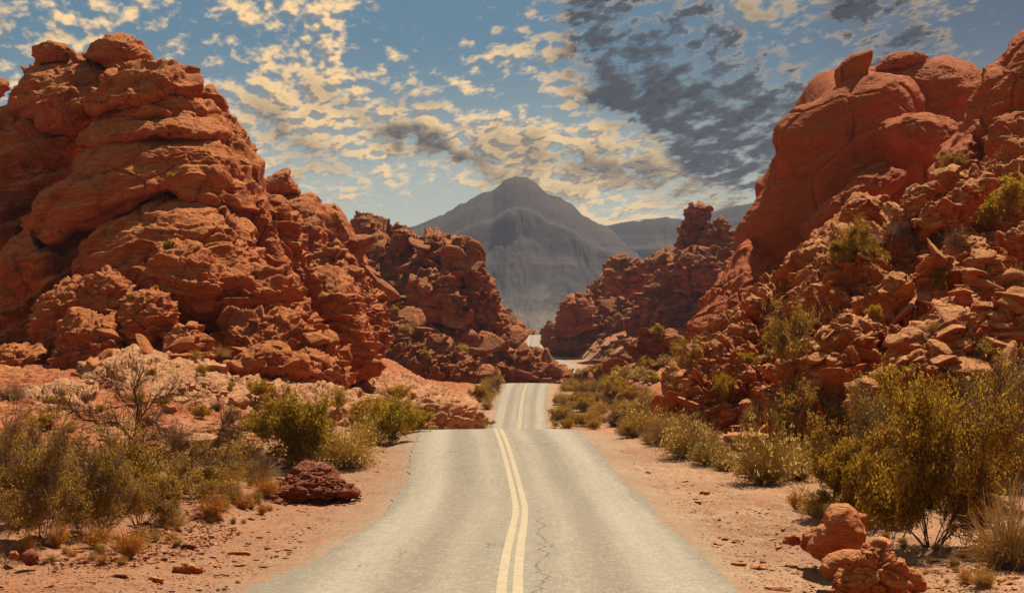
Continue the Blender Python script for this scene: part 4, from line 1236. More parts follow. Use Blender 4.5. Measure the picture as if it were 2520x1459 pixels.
def make_tuft(name, seed, mat, n=1400, spread=0.8, droop=0.35, wid=0.006, seg=3, heads=0, br=0.16):
    """dome of thin stalks or twigs, about one metre tall, as one mesh"""
    rs = np.random.RandomState(seed)
    a = rs.uniform(0, 2 * math.pi, n); t = np.sqrt(rs.uniform(0, 1, n)) * spread
    L = rs.uniform(0.55, 1.05, n) * (1 - 0.25 * (t / max(spread, .01)) ** 2)
    d = np.stack([np.cos(a) * t, np.sin(a) * t, np.ones(n)], 1); d /= np.linalg.norm(d, axis=1, keepdims=True)
    p = np.stack([np.cos(a), np.sin(a), 0 * a], 1) * (rs.uniform(0, br, n) * t / max(spread, .01))[:, None]
    P0, P1, R0, R1 = [], [], [], []
    for i in range(seg):
        d = d + rs.normal(size=(n, 3)) * 0.16; d[:, 2] -= droop * 0.25 * i * t; d /= np.linalg.norm(d, axis=1, keepdims=True)
        q = p + d * (L / seg)[:, None]
        P0.append(p); P1.append(q); R0.append(np.full(n, wid * (1 - i / seg * 0.6))); R1.append(np.full(n, wid * (1 - (i + 1) / seg * 0.6)))
        # side twigs
        m = n // 2
        ix = rs.choice(n, m, False); e = d[ix] + rs.normal(size=(m, 3)) * 0.55; e /= np.linalg.norm(e, axis=1, keepdims=True)
        P0.append(q[ix]); P1.append(q[ix] + e * rs.uniform(0.08, 0.24, (m, 1))); R0.append(np.full(m, wid * 0.6)); R1.append(np.full(m, wid * 0.3))
        p = q
    V_, F_ = tubes(np.concatenate(P0), np.concatenate(P1), np.concatenate(R0), np.concatenate(R1))
    V_[:, 2] = np.maximum(V_[:, 2], -0.02)
    V_[:, :2] *= (1.0, 0.8); V_[:, 2] *= 1 + 0.35 * perlin(V_ * (1.6, 1.6, 0) + seed)
    Vs, Fs = [V_], [F_]
    if heads:
        ix = rs.choice(n, heads)
        C = p[ix] + rs.normal(size=(heads, 3)) * 0.03
        v2, f2 = leaves(C, wid * 3, rs, 2.5); Vs.append(v2); Fs.append(f2 + len(V_))
    Vall = np.concatenate(Vs); Vall /= np.quantile(Vall[:, 2], 0.995)
    return link(name, mesh_np(name, Vall, np.concatenate(Fs), mat, smooth=False))


PROTO = {
    'creosote_a': make_bush('creosote_bush', 1, M_olive, M_bark, n_stem=13, spread=1.25, depth=3, nleaf=1, leaf=0.0115, r0=0.010, wig=0.15, jit=0.02),
    'creosote_b': make_bush('creosote_bush', 2, M_olive, M_bark, n_stem=9, spread=1.1, depth=3, nleaf=1, leaf=0.012, r0=0.010, wig=0.17, jit=0.02),
    'thin_a': make_bush('creosote_bush', 15, M_olivebrown, M_dead, n_stem=10, spread=1.2, depth=3, nleaf=1, leaf=0.0105, r0=0.009, wig=0.2, jit=0.02, upb=0.35, keep=0.55),
    'green_a': make_bush('creosote_bush', 3, M_green, M_bark, n_stem=13, spread=0.75, depth=2, nleaf=3, leaf=0.020, r0=0.010, upb=0.4, jit=0.04),
    'olive_small': make_bush('desert_shrub', 4, M_olive, M_brush, n_stem=10, spread=1.0, depth=2, nleaf=2, leaf=0.028, r0=0.012, jit=0.05),
    'sparse': make_bush('desert_shrub', 5, M_olivebrown, M_brush, n_stem=10, spread=0.75, depth=2, nleaf=1, leaf=0.022, r0=0.010, upb=0.4, jit=0.03),
    'twiggy': make_bush('dry_shrub', 6, M_brush, M_dead, n_stem=9, spread=1.3, depth=3, nleaf=0, r0=0.011, wig=0.22),
    'tan': make_tuft('dry_brush', 7, M_tan, n=420, spread=1.3, wid=0.0085, droop=0.6),
    'sage': make_tuft('dry_brush', 8, M_sage, n=480, spread=1.4, wid=0.0085, droop=0.6, heads=900),
    'gold': make_tuft('golden_tuft', 9, M_gold, n=260, br=0.06, spread=1.0, wid=0.010, heads=300, droop=0.3),
    'grey': make_tuft('dry_brush', 10, M_brush, n=380, spread=1.4, wid=0.0085, droop=0.4),
    'straw': make_tuft('golden_tuft', 13, M_tan, n=150, br=0.03, spread=0.9, wid=0.018, heads=60, droop=0.3),
    'dome': make_tuft('desert_shrub', 12, M_sage, n=260, spread=1.5, wid=0.020, seg=2, heads=300),
    'dome_green': make_bush('desert_shrub', 14, M_olive, M_brush, n_stem=9, spread=1.1, depth=1, nleaf=10, leaf=0.07, r0=0.012, jit=0.10),
}
USED = set()


def plant(kind, p, h, rot=None, wide=1.0):
    src = PROTO[kind]
    if kind in USED:
        o = dup(src, p) if src.type == 'EMPTY' else src.copy()
        if src.type != 'EMPTY':
            COL.objects.link(o)
    else:
        o = src; USED.add(kind)
    for k in ('label', 'category', 'group'):
        if k in o: del o[k]
    o.location = p
    o.rotation_euler = (0, 0, rnd.uniform(0, 6.28) if rot is None else rot)
    o.scale = (h * wide, h * wide, h)
    return o


def plant_px(kind, px, py, hpx, wide=1.0, label=None, cat='shrub', group=None, rot=None):
    p, n = hit(px, py)
    if p is None: return None
    h = hpx * p.y / F * (1.0 if kind in ('green_a', 'sparse') else 1.08)
    o = plant(kind, p - Vector((0, 0, 0.02 * h)), h, rot, wide)
    tag(o, label, cat, group)
    return o


# hand-placed shrubs: kind, foot column, foot row, height, width factor, label
GL, GR = 'shrubs along the left roadside', 'shrubs along the right roadside'
for a_ in [
    ('green_a', 742, 1150, 190, 0.95, 'bright green upright creosote bush beside the maroon earth heap, left of the road', GL),
    ('green_a', 955, 1090, 112, 1.0, 'open green bush nearest the road edge just before the first crest, on the left', GL),
    ('olive_small', 930, 1062, 80, 1.3, 'dense green bush below the dark overhang of the slick rock', GL),
    ('olive_small', 1020, 1062, 55, 1.2, 'low green bush against the slick rock where it meets the road crest', GL),
    ('thin_a', 110, 1330, 270, 0.85, 'brownish olive bush nearest the lower left corner', GL),
    ('thin_a', 235, 1320, 250, 0.75, 'olive bush second from the lower left corner, with pale bare twigs', GL),
    ('creosote_b', 345, 1290, 200, 0.9, 'dense olive bush in front of the dead tree trunk', GL),
    ('thin_a', 40, 1290, 260, 0.75, 'thin olive bush cut by the left picture edge', GL),
    ('sparse', 480, 1225, 110, 1.5, 'pale olive low bush right of the dead tree', GL),
    ('sage', 852, 1150, 100, 1.0, 'large round tan brush beside the gravel verge, left of the road', GL),
    ('sage', 905, 1095, 62, 1.0, 'round tan brush behind the biggest tan brush, left of the road', GL),
    ('tan', 790, 1120, 75, 1.0, 'tan brush between the bright green bush and the large round brush', GL),
    ('tan', 870, 1045, 40, 1.2, 'small pale tuft on the slick rock edge above the tan brush', GL),
    ('grey', 570, 1040, 48, 0.8, 'rounded grey-tan tuft on the red rubble, upper one of a pair', GL),
    ('grey', 572, 1085, 50, 0.85, 'rounded grey-tan tuft on the red rubble, lower one of a pair', GL),
    ('olive_small', 642, 978, 42, 1.0, 'compact dark green bush alone on the middle of the slick rock', GL),
    ('tan', 680, 1030, 62, 0.8, 'straw-coloured shrub behind the bright green bush', GL),
    ('sage', 600, 1130, 55, 1.3, 'low tan brush left of the bright green bush', GL),
    ('grey', 440, 1100, 60, 1.2, 'grey brush behind the dead tree', GL),
    ('grey', 640, 1175, 60, 1.4, 'wide grey-tan brush in front of the bright green bush', GL),
    ('olive_small', 130, 1005, 30, 1.2, 'small dark shrub on the left end of the slick rock', GL),
    ('olive_small', 108, 1048, 32, 1.1, 'small dark shrub below the left end of the slick rock', GL),
    ('olive_small', 980, 985, 36, 1.2, 'dark green shrub on the right part of the slick rock', GL),
    ('grey', 30, 985, 45, 1.6, 'grey brush in the sandy hollow at the left picture edge', GL),
    ('sparse', 830, 1010, 60, 0.8, 'thin brown shrub in a cleft of the slick rock', GL),
    ('tan', 540, 880, 32, 1.6, 'pale straw grass tuft at the foot of the boulder heap', GL),
    ('sage', 478, 885, 24, 1.0, 'small silvery shrub left of the pale straw tuft', GL),
    ('gold', 520, 1275, 66, 1.0, 'golden grass tuft at the crest of the left gravel ridge', GL),
    ('gold', 655, 1222, 52, 1.1, 'golden grass tuft in front of the maroon earth heap', GL),
    ('gold', 600, 1250, 42, 1.1, 'small golden tuft between the two larger golden tufts', GL),
    ('gold', 318, 1372, 78, 1.0, 'golden grass tuft lowest on the left verge', GL),
    ('gold', 240, 1350, 62, 1.1, 'golden grass tuft left of the lowest tuft', GL),
    ('gold', 140, 1345, 60, 1.0, 'golden grass tuft near the two round stones at lower left', GL),
    ('gold', 60, 1360, 50, 1.0, 'golden grass tuft closest to the lower left corner', GL),
    ('tan', 420, 1300, 60, 1.2, 'dry straw tuft at the right end of the olive bushes', GL),
    # right side
    ('creosote_a', 2290, 1345, 400, 0.66, 'largest olive creosote bush with spreading dark stems, lower right', GR),
    ('creosote_b', 2105, 1285, 250, 0.82, 'olive creosote bush behind the upright orange boulder', GR),
    ('thin_a', 2440, 1240, 320, 0.7, 'tall olive creosote bush right behind the largest one', GR),
    ('thin_a', 2180, 1200, 230, 0.9, 'olive creosote bush behind and left of the largest one', GR),
    ('creosote_a', 2330, 1160, 220, 0.9, 'olive creosote bush farther back behind the largest one', GR),
    ('thin_a', 2515, 1120, 230, 0.9, 'olive creosote bush at the right picture edge, mid height', GR),
    ('sparse', 2030, 1110, 180, 0.8, 'reddish thin bush against the foot of the bank', GR),
    ('sage', 1885, 1190, 155, 0.75, 'pale green dome brush left of the creosote thicket', GR),
    ('sage', 1960, 1180, 100, 0.9, 'tan-green brush between the dome brush and the creosote thicket', GR),
    ('sage', 1690, 1125, 100, 0.85, 'large rounded tan-green brush in the roadside row right of the road', GR),
    ('tan', 1640, 1095, 85, 0.9, 'rounded tan brush second in the roadside row', GR),
    ('sage', 1590, 1070, 72, 1.0, 'pale brush where the roadside row begins at the crest', GR),
    ('tan', 1740, 1110, 65, 1.0, 'orange-tan brush at the near end of the roadside row', GR),
    ('sparse', 1545, 1078, 50, 0.9, 'small bare bush nearest the asphalt at the crest on the right', GR),
    ('olive_small', 1768, 1143, 42, 0.9, 'low dark brush in front of the roadside row', GR),
    ('tan', 1715, 1035, 42, 1.0, 'tan tuft behind the roadside row at the foot of the bank', GR),
    ('sparse', 1940, 905, 175, 0.55, 'tall vase-shaped bush standing alone high on the bank', GR),
    ('olive_small', 1783, 990, 68, 0.55, 'narrow dark green bush low on the bank', GR),
    ('tan', 1850, 1035, 48, 0.8, 'tan tuft low on the bank right of the narrow green bush', GR),
    ('sparse', 1700, 915, 90, 0.7, 'olive bush at the left edge of the bank', GR),
    ('creosote_b', 2090, 650, 95, 1.0, 'olive bush on the upper ledge of the bank below the dome', GR),
    ('twiggy', 2240, 612, 70, 1.5, 'wide grey leafless brush on the upper ledge of the bank', GR),
    ('grey', 2330, 600, 60, 1.4, 'grey brush at the right end of the leafless one', GR),
    ('olive_small', 2430, 560, 75, 1.0, 'olive bush below the right tower', GR),
    ('olive_small', 2495, 520, 85, 1.0, 'olive bush at the right picture edge below the tower', GR),
    ('sparse', 2350, 420, 50, 1.2, 'thin bush in the notch left of the tower', GR),
    ('tan', 2272, 812, 36, 0.9, 'small straw tuft among the boulders of the bank', GR),
    ('grey', 2490, 885, 36, 1.0, 'small grey tuft in the shadow under the big slab', GR),
    ('tan', 2500, 720, 70, 0.8, 'tan brush at the right picture edge among the boulders', GR),
    ('tan', 2490, 1400, 210, 0.85, 'large straw-coloured brush filling the lower right corner', GR),
    ('grey', 2400, 1290, 110, 1.0, 'grey twig brush behind the large straw-coloured brush', GR),
    ('sage', 2010, 1272, 62, 1.0, 'small grey-green tuft left of the upright orange boulder', GR),
    ('gold', 1960, 1255, 55, 0.8, 'slim golden weeds left of the grey-green tuft', GR),
]:
    plant_px(a_[0], a_[1], a_[2], a_[3], a_[4], a_[5], 'grass tuft' if a_[0] == 'gold' else 'shrub', a_[6])

# ---- the bare, dark-limbed dead tree at the left
def dead_tree():
    p, n = hit(332, 1215)
    root = empty('dead_tree', p, 'leafless dark-trunked tree standing in the brush on the left', 'tree')
    k = p.y / F                       # metres per unit of the 2520 frame at that distance
    rs = np.random.RandomState(21)
    def path(pts, r0, r1, out, tw=0):
        pts = [np.array([(x - 332) * k, yy, (1215 - y) * k]) for (x, y, yy) in pts]
        # resample a wiggly curve through the points
        P = []
        for a_, b_ in zip(pts[:-1], pts[1:]):
            for i in range(4):
                t = i / 4
                P.append(a_ * (1 - t) + b_ * t + rs.normal(size=3) * 0.018)
        P.append(pts[-1])
        m = len(P) - 1
        for i in range(m):
            out[0].append(P[i]); out[1].append(P[i + 1])
            out[2].append(r0 + (r1 - r0) * i / m); out[3].append(r0 + (r1 - r0) * (i + 1) / m)
        # side twigs
        for i in range(2, m + 1):
            for _ in range(tw):
                d = (P[i] - P[i - 1]); d /= np.linalg.norm(d)
                def tw_(q, d, L, r, lv):
                    for j in range(4):
                        d = d + rs.normal(size=3) * 0.17; d[2] += 0.05; d /= np.linalg.norm(d)
                        e = q + d * L / 4
                        out[0].append(q); out[1].append(e); out[2].append(r * (1 - j / 5)); out[3].append(r * (1 - (j + 1) / 5))
                        q = e
                        if lv < 2 and rs.rand() < 0.75:
                            f = d + rs.normal(size=3) * 0.5; f /= np.linalg.norm(f)
                            tw_(q, f, L * 0.6, r * 0.75, lv + 1)
                tw_(P[i], d + rs.normal(size=3) * 0.6 + (0, 0, 0.25), rs.uniform(0.3, 0.75), 0.010, 0)
    T_ = ([], [], [], [])
    path([(332, 1215, 0), (325, 1160, 0), (318, 1120, 0), (322, 1080, 0)], 0.085, 0.06, T_)
    link('trunk', mesh_np('trunk', *tubes(*T_, k=7), M_bark), parent=root)
    for pts, r in [([(322, 1080, 0), (305, 1060, .1), (280, 1040, .2), (235, 1045, .3), (190, 1030, .3), (150, 985, .4)], 0.045),
                   ([(320, 1090, 0), (335, 1050, .1), (338, 1000, .1), (330, 960, 0), (345, 925, 0)], 0.04),
                   ([(325, 1120, 0), (350, 1085, -.1), (355, 1050, -.1), (385, 1035, -.2), (405, 1075, -.3)], 0.032),
                   ([(335, 1040, 0), (352, 1020, .1), (372, 985, .2), (420, 970, .2), (470, 975, .3)], 0.026),
                   ([(360, 1200, 0), (372, 1150, -.1), (362, 1120, -.1), (345, 1100, 0)], 0.03),
                   ([(372, 1150, -.1), (400, 1110, -.2), (440, 1120, -.3), (500, 1115, -.3), (570, 1120, -.4)], 0.028),
                   ([(325, 1000, .1), (300, 985, .2), (280, 950, .2), (255, 935, .2)], 0.02),
                   ([(235, 1045, .3), (210, 1010, .2), (175, 1015, .2), (120, 1000, .2)], 0.016),
                   ([(500, 1115, -.3), (540, 1085, -.3), (555, 1040, -.3)], 0.012),
                   ([(440, 1120, -.3), (490, 1135, -.3), (575, 1150, -.3)], 0.015)]:
        T_ = ([], [], [], [])
        path(pts, r * 1.2, r * 0.45, T_, tw=3)
        link('branch', mesh_np('branch', *tubes(*T_, k=4), M_bark), parent=root)


dead_tree()

# ---- boulders by the right roadside, close to the camera
FB = [
    ([(1985, 1352), (1990, 1335), (2012, 1300), (2028, 1290), (2032, 1262), (2046, 1246), (2066, 1240), (2086, 1241), (2106, 1262), (2122, 1290), (2131, 1318), (2128, 1352), (2100, 1378), (2040, 1392), (2005, 1370)], 26.4, 0.75, 'tall upright orange boulder, highest of the roadside group at lower right', dict(p=3.2, lay=0.025, per=0.35, fine=0.012, big=0.3, c=(2065, 1325))),
    ([(1970, 1345), (1975, 1312), (2000, 1296), (2022, 1296), (2030, 1330), (2015, 1352), (1985, 1356)], 27.3, 0.4, 'dark low boulder tucked behind the left side of the tall upright one', dict(lay=0.03, per=0.3, fine=0.02)),
    ([(2092, 1300), (2096, 1268), (2112, 1262), (2132, 1266), (2132, 1300), (2124, 1330), (2100, 1340)], 27.8, 0.3, 'dark red slab peeping out behind the right side of the tall upright boulder', dict(p=3.5, lay=0.02, per=0.3, fine=0.02)),
    ([(2020, 1400), (2024, 1378), (2040, 1362), (2075, 1352), (2130, 1356), (2145, 1372), (2130, 1410), (2080, 1428), (2030, 1418)], 24.0, 0.45, 'wedge boulder with a flat pale top in front of the tall upright one', dict(p=3.2, lay=0.02, per=0.25, fine=0.01, lean=0.5, big=0.3)),
    ([(2057, 1440), (2060, 1410), (2072, 1392), (2088, 1380), (2098, 1382), (2112, 1370), (2125, 1362), (2140, 1346), (2168, 1345), (2182, 1362), (2200, 1378), (2222, 1400), (2234, 1435), (2228, 1475), (2190, 1500), (2110, 1500), (2066, 1475)], 22.2, 0.62, 'lumpy knuckled orange boulder nearest the camera at the bottom edge', dict(p=2.8, lay=0.02, per=0.3, fine=0.015, big=1.0, crack=0.10, cs=2.0, c=(2146, 1430))),
    ([(2180, 1410), (2190, 1388), (2230, 1392), (2268, 1410), (2284, 1430), (2280, 1452), (2240, 1462), (2190, 1460)], 23.0, 0.45, 'smooth sloping boulder leaning on the right of the knuckled one', dict(p=2.8, lay=0.03, per=0.3, fine=0.02)),
    ([(1926, 1334), (1934, 1320), (1952, 1313), (1966, 1319), (1974, 1334), (1950, 1342)], 27.6, 0.25, 'fist-sized red stone left of the roadside boulder group', dict(lay=0.02, per=0.2, fine=0.02, p=3)),
    ([(55, 1380), (58, 1362), (75, 1352), (92, 1360), (98, 1380), (85, 1390), (62, 1390)], 26.3, 0.2, 'round purplish-red stone at the lower left corner', dict(lay=0.02, per=0.2, fine=0.01, mat='m')),
    ([(18, 1375), (24, 1358), (38, 1352), (50, 1364), (46, 1376)], 26.8, 0.18, 'small orange stone left of the round purplish one', dict(lay=0.01, per=0.2, fine=0.01)),
]
for i, (pl, d, T_, lb, kw) in enumerate(FB):
    kw = dict(kw)
    if kw.pop('mat', None): kw['mat'] = M_maroon
    else: kw['mat'] = M_road_boulder
    hp, _n = hit(sum(q[0] for q in pl) / len(pl), max(q[1] for q in pl) - 4)
    if i not in (4, 5): d = min(d, hp.y + T_ * 0.6)
    o = lump('boulder', pl, d, T_, seed=130 + i, res=1.7, fiss=0, **kw)
    tag(o, lb, 'boulder', 'boulders beside the asphalt')

# ---- big blocks lying on the right bank
BB = [
    ([(2190, 575), (2205, 520), (2250, 465), (2292, 446), (2305, 462), (2262, 520), (2230, 590), (2205, 600)], 78, 1.2, 'tilted plate of banded rock, left of a pair on the crest of the bank', 0.14),
    ([(2250, 550), (2270, 525), (2330, 490), (2390, 450), (2430, 432), (2445, 450), (2400, 500), (2340, 550), (2275, 585)], 76, 1.4, 'long tilted plate of banded rock, right of a pair on the crest of the bank', 0.14),
    ([(2300, 470), (2315, 430), (2345, 415), (2372, 425), (2380, 450), (2330, 480)], 84, 1.2, 'round pale block behind the two tilted plates', 0.12),
    ([(2070, 560), (2085, 510), (2120, 485), (2180, 490), (2200, 520), (2150, 560), (2100, 585)], 90, 2.0, 'pale cracked boulder at the foot of the dome above the ledge shrubs', 0.2),
    ([(2262, 700), (2262, 660), (2300, 632), (2345, 640), (2360, 680), (2340, 715), (2300, 722)], 66, 1.4, 'pitted boulder with a bumpy top in the middle of the bank', 0.15),
    ([(2300, 640), (2330, 600), (2400, 585), (2430, 610), (2420, 650), (2360, 670)], 70, 1.4, 'broad light-topped boulder above the pitted one', 0.12),
    ([(2372, 720), (2385, 660), (2405, 622), (2440, 628), (2480, 660), (2500, 700), (2480, 750), (2430, 765), (2385, 750)], 63, 1.8, 'big dark red angular block in shadow, right part of the bank', 0.12),
    ([(2288, 790), (2295, 750), (2340, 728), (2385, 718), (2406, 740), (2404, 775), (2370, 800), (2320, 808)], 59, 1.4, 'angular lit block below the pitted boulder', 0.15),
    ([(2205, 900), (2212, 850), (2260, 815), (2340, 785), (2420, 755), (2520, 735), (2620, 750), (2620, 900), (2500, 930), (2340, 920), (2250, 920)], 54, 2.6, 'huge pale-topped slab with a dark hollow beneath, lower right of the bank', 0.2),
    ([(2195, 960), (2205, 915), (2250, 880), (2320, 880), (2360, 905), (2370, 945), (2300, 980), (2220, 985)], 51, 1.8, 'rounded light boulder just above the creosote thicket', 0.15),
    ([(2470, 590), (2480, 570), (2520, 555), (2600, 560), (2600, 640), (2500, 640)], 70, 1.5, 'block at the right picture edge under the olive bush', 0.12),
    ([(2175, 725), (2182, 690), (2215, 680), (2245, 705), (2245, 735), (2200, 745)], 64, 0.9, 'medium block left of the angular lit block', 0.1),
    ([(2005, 880), (2020, 820), (2080, 790), (2140, 800), (2160, 870), (2130, 930), (2050, 940), (2010, 920)], 60, 2.0, 'bulging raw orange outcrop at the centre of the bank', 0.2),
    ([(2100, 1000), (2110, 950), (2150, 920), (2200, 940), (2210, 990), (2150, 1020)], 54, 1.3, 'ledge block below the raw orange outcrop', 0.15),
]
for i, (pl, d, T_, lb, lay_) in enumerate(BB):
    o = lump('boulder', pl, d, T_, mat=M_scree, lay=lay_, per=0.55, tilt=0.5, crack=0.16, cs=0.8, big=1.0, fine=0.05, seed=150 + i, p=3.0, lean=0.3)
    tag(o, lb, 'boulder', 'large blocks lying on the right bank')

# ---- maroon heap of earth and the gravel ridge at the left
p, n = hit(755, 1190)
o = lump('earth_heap', [(640, 1215), (665, 1195), (700, 1182), (735, 1155), (760, 1142), (785, 1156), (800, 1150), (825, 1176), (870, 1200), (885, 1217), (800, 1230), (700, 1232)], 44.5, 1.3, mat=M_maroon, lay=0.05, per=0.2, crack=0.05, cs=2.2, fine=0.05, seed=170, lean=1.4, big=1.0)
tag(o, 'heap of dark maroon earth and rock on the left verge', 'earth heap')
o = lump('boulder', [(425, 1412), (428, 1394), (450, 1386), (490, 1389), (502, 1402), (494, 1422), (450, 1426)], hit(460, 1410)[0].y + 0.1, 0.25, mat=M_scree, lay=0.04, per=0.12, fine=0.02, seed=171, p=3)
tag(o, 'flat red rock lying alone on the bare left verge', 'boulder')
BVH = build_bvh()

# ---- loose individual stones
Z = ['', 'small', 'fair-sized', 'large']
PLACES = [
    ('bank', BANK, 240, 0.25, 1.0, M_scree, 40, 110, 'red block lying on the steep bank right of the road'),
    ('bench', [(40, 1070), (160, 950), (330, 880), (620, 915), (780, 900), (940, 950), (1140, 1000), (1120, 1050), (600, 1090), (200, 1110)], 70, 0.20, 0.8, M_slab, 45, 160, 'pale block lying on the slick rock left of the road'),
    ('heap', [(0, 900), (60, 860), (200, 800), (400, 780), (560, 780), (740, 800), (900, 880), (1000, 930), (780, 900), (500, 890), (300, 880), (60, 950)], 60, 0.35, 1.4, M_red, 80, 200, 'red boulder in the heap at the foot of the left massif'),
    ('far_left', [(870, 600), (1000, 600), (1160, 620), (1240, 780), (1330, 880), (1400, 930), (1180, 935), (950, 860), (880, 720)], 420, 0.7, 3.4, M_far, 200, 460, 'boulder on the rubble ridge left of the mountain'),
    ('far_right', [(1360, 860), (1400, 740), (1540, 650), (1830, 600), (1760, 720), (1650, 900), (1480, 930), (1380, 880)], 380, 0.8, 3.4, M_far, 200, 700, 'boulder on the rubble ridge right of the mountain'),
]
SPEC = []
GRP = {'bank': 'loose blocks on the right bank', 'bench': 'loose blocks on the slick rock', 'heap': 'loose boulders below the left massif', 'far_left': 'boulders of the left rubble ridge', 'far_right': 'boulders of the right rubble ridge'}
for nm, poly, n_, a_, b_, mt, y0_, y1_, lb in PLACES:
    for (pp_, nn_, s_, x_, y_) in scatter_px(poly, n_, rnd, a_, b_, 0.15, 1.9, y0_, y1_):
        if 1335 < x_ < 1450 and 860 < y_ < 930 and nm.startswith('far'): continue
        SPEC.append((s_ / pp_.y, nm, pp_, nn_, s_, x_, y_, mt, b_))
SPEC.sort(key=lambda q: -q[0])
for (_, nm, pp_, nn_, s_, x_, y_, mt, b_) in SPEC[:245]:
    o = stone(pp_, nn_, s_, mt, rnd.randrange(12))
    tag(o, None, 'boulder', GRP[nm])
    o['_px'] = x_; o['_py'] = y_; o['_s'] = s_ / b_; o['_zone'] = nm
SL, _keep = [stone_mesh('s', 400 + i, 12, flat=(0.5, 0.7, 0.6)[i % 3]) for i in range(8)], SL
for nm in GRP:
    rest = [q for q in SPEC[245:] if q[1] == nm]
    if rest:
        pebbles('rubble', [q[2] for q in rest], [q[4] for q in rest], rest[0][7], 'small broken rock strewn ' + {'bank': 'over the right bank', 'bench': 'over the pale slick rock', 'heap': 'at the foot of the left massif', 'far_left': 'over the ridge left of the mountain', 'far_right': 'over the ridge right of the mountain'}[nm])
SL = _keep

# stones of the roadside, each its own
VL = [(0, 1300), (300, 1330), (500, 1270), (640, 1200), (960, 1090), (1000, 1090), (880, 1230), (700, 1380), (560, 1459), (0, 1459)]
VR = [(1520, 1100), (1700, 1160), (1950, 1280), (2040, 1420), (2300, 1459), (1850, 1459), (1720, 1330), (1600, 1200)]
VR2 = [(2130, 1330), (2400, 1400), (2519, 1420), (2519, 1459), (2290, 1459)]
for poly, n_, mt, nm in ((VL, 46, M_scree, 'vl'), (VL, 16, M_maroon, 'vl'), (VR, 26, M_scree, 'vr'), (VR, 8, M_slab, 'vr'), (VR2, 14, M_scree, 'vr')):
    for (pp_, nn_, s_, x_, y_) in scatter_px(poly, n_, rnd, 0.05, 0.17, 0.3, 1.8, 18, 60):
        if abs(pp_.x - float(road_x(pp_.y))) < 4.3 or abs(pp_.z - gz(pp_.x, pp_.y)) > 0.1: continue
        o = stone(pp_, nn_, s_, mt, rnd.randrange(12), sink=0.1)
        tag(o, None, 'stone', 'loose stones on the left verge' if nm == 'vl' else 'loose stones on the right verge')
        o['_px'] = x_; o['_py'] = y_; o['_s'] = s_ / 0.15; o['_zone'] = nm
# gravel nobody could count
g_ = scatter_px(VL, 2600, rnd, 0.012, 0.06, 0.3, 2.2, 16, 60) + scatter_px(VR, 1500, rnd, 0.012, 0.06, 0.3, 2.2, 16, 60) + scatter_px(VR2, 700, rnd, 0.012, 0.06, 0.3, 2.2, 16, 60)
g_ = [q for q in g_ if abs(q[0].x - float(road_x(q[0].y))) > 3.95 and abs(q[0].z - gz(q[0].x, q[0].y)) < 0.1]
RIDG = [(330, 1300), (420, 1240), (520, 1230), (560, 1290), (600, 1310), (480, 1370), (300, 1400), (120, 1400), (60, 1380), (240, 1370)]
g2 = scatter_px(RIDG, 1300, rnd, 0.02, 0.09, 0.2, 2.0, 16, 60)
pebbles('gravel', [q[0] for q in g_], [q[2] for q in g_], M_slab, 'grey and red gravel strewn over both verges')
pebbles('gravel', [q[0] for q in g2], [q[2] for q in g2], M_maroon, 'reddish brown chippings heaped in a low ridge on the left verge')
HP = [(645, 1222), (680, 1185), (735, 1155), (790, 1152), (840, 1185), (900, 1225), (860, 1245), (700, 1245)]
g4 = scatter_px(HP, 500, rnd, 0.05, 0.26, 0.1, 1.9, 36, 52)
pebbles('rubble', [q[0] for q in g4], [q[2] for q in g4], M_maroon, 'dark maroon lumps of rock spilling over the earth heap')
CL = [(350, 1120), (520, 1040), (640, 1010), (700, 1060), (620, 1120), (460, 1140)]
g3 = scatter_px(CL + [], 900, rnd, 0.05, 0.22, 0.1, 2.0, 40, 90)
pebbles('rubble', [q[0] for q in g3], [q[2] for q in g3], M_scree, 'bright red rubble between the tan tufts left of the road')

# ---- shrubs one can tell apart but that repeat
def strew(kindset, poly, n_, h0, h1, y0_, y1_, cat, group, zone, nz=0.35):
    for (pp_, nn_, s_, x_, y_) in scatter_px(poly, n_, rnd, h0, h1, nz, 1.2, y0_, y1_):
        if abs(pp_.x - float(road_x(pp_.y))) < 4.6: continue
        if zone in ('vl', 'vr', 'row', 'vl2', 'vl3') and abs(pp_.z - gz(pp_.x, pp_.y)) > 0.12: continue
        o = plant(rnd.choice(kindset), pp_ - Vector((0, 0, 0.02)), s_, None, rnd.uniform(0.8, 1.3))
        tag(o, None, cat, group)
        o['_px'] = x_; o['_py'] = y_; o['_s'] = s_ / h1; o['_zone'] = zone


strew(['olive_small', 'sparse', 'grey', 'sage'], [(1165, 1000), (1200, 940), (1238, 940), (1200, 1057), (1160, 1057)], 42, 1.3, 2.6, 90, 262, 'shrub', 'shrubs beside the second stretch of road', 'seg_l', 0.2)
strew(['olive_small', 'sparse', 'grey', 'sage', 'tan'], [(1350, 935), (1460, 935), (1560, 960), (1640, 1000), (1560, 1050), (1500, 1058), (1352, 1058)], 120, 1.1, 2.5, 90, 262, 'shrub', 'shrubs beside the second stretch of road', 'seg_r', 0.2)
strew(['dome', 'dome_green'], [(1360, 935), (1500, 900), (1640, 880), (1720, 860), (1700, 960), (1500, 940)], 34, 0.9, 2.0, 200, 420, 'shrub', 'shrubs on the flat beyond the road crest', 'flat', 0.3)
strew(['dome', 'dome_green'], [(880, 700), (1100, 700), (1240, 820), (1340, 900), (1180, 940), (960, 860)], 46, 0.9, 2.2, 200, 460, 'shrub', 'shrubs dotting the rubble ridges', 'far_left', 0.35)
strew(['dome', 'dome_green'], [(1400, 850), (1540, 720), (1740, 680), (1640, 850), (1500, 880)], 30, 1.0, 2.4, 200, 700, 'shrub', 'shrubs dotting the rubble ridges', 'far_right', 0.35)
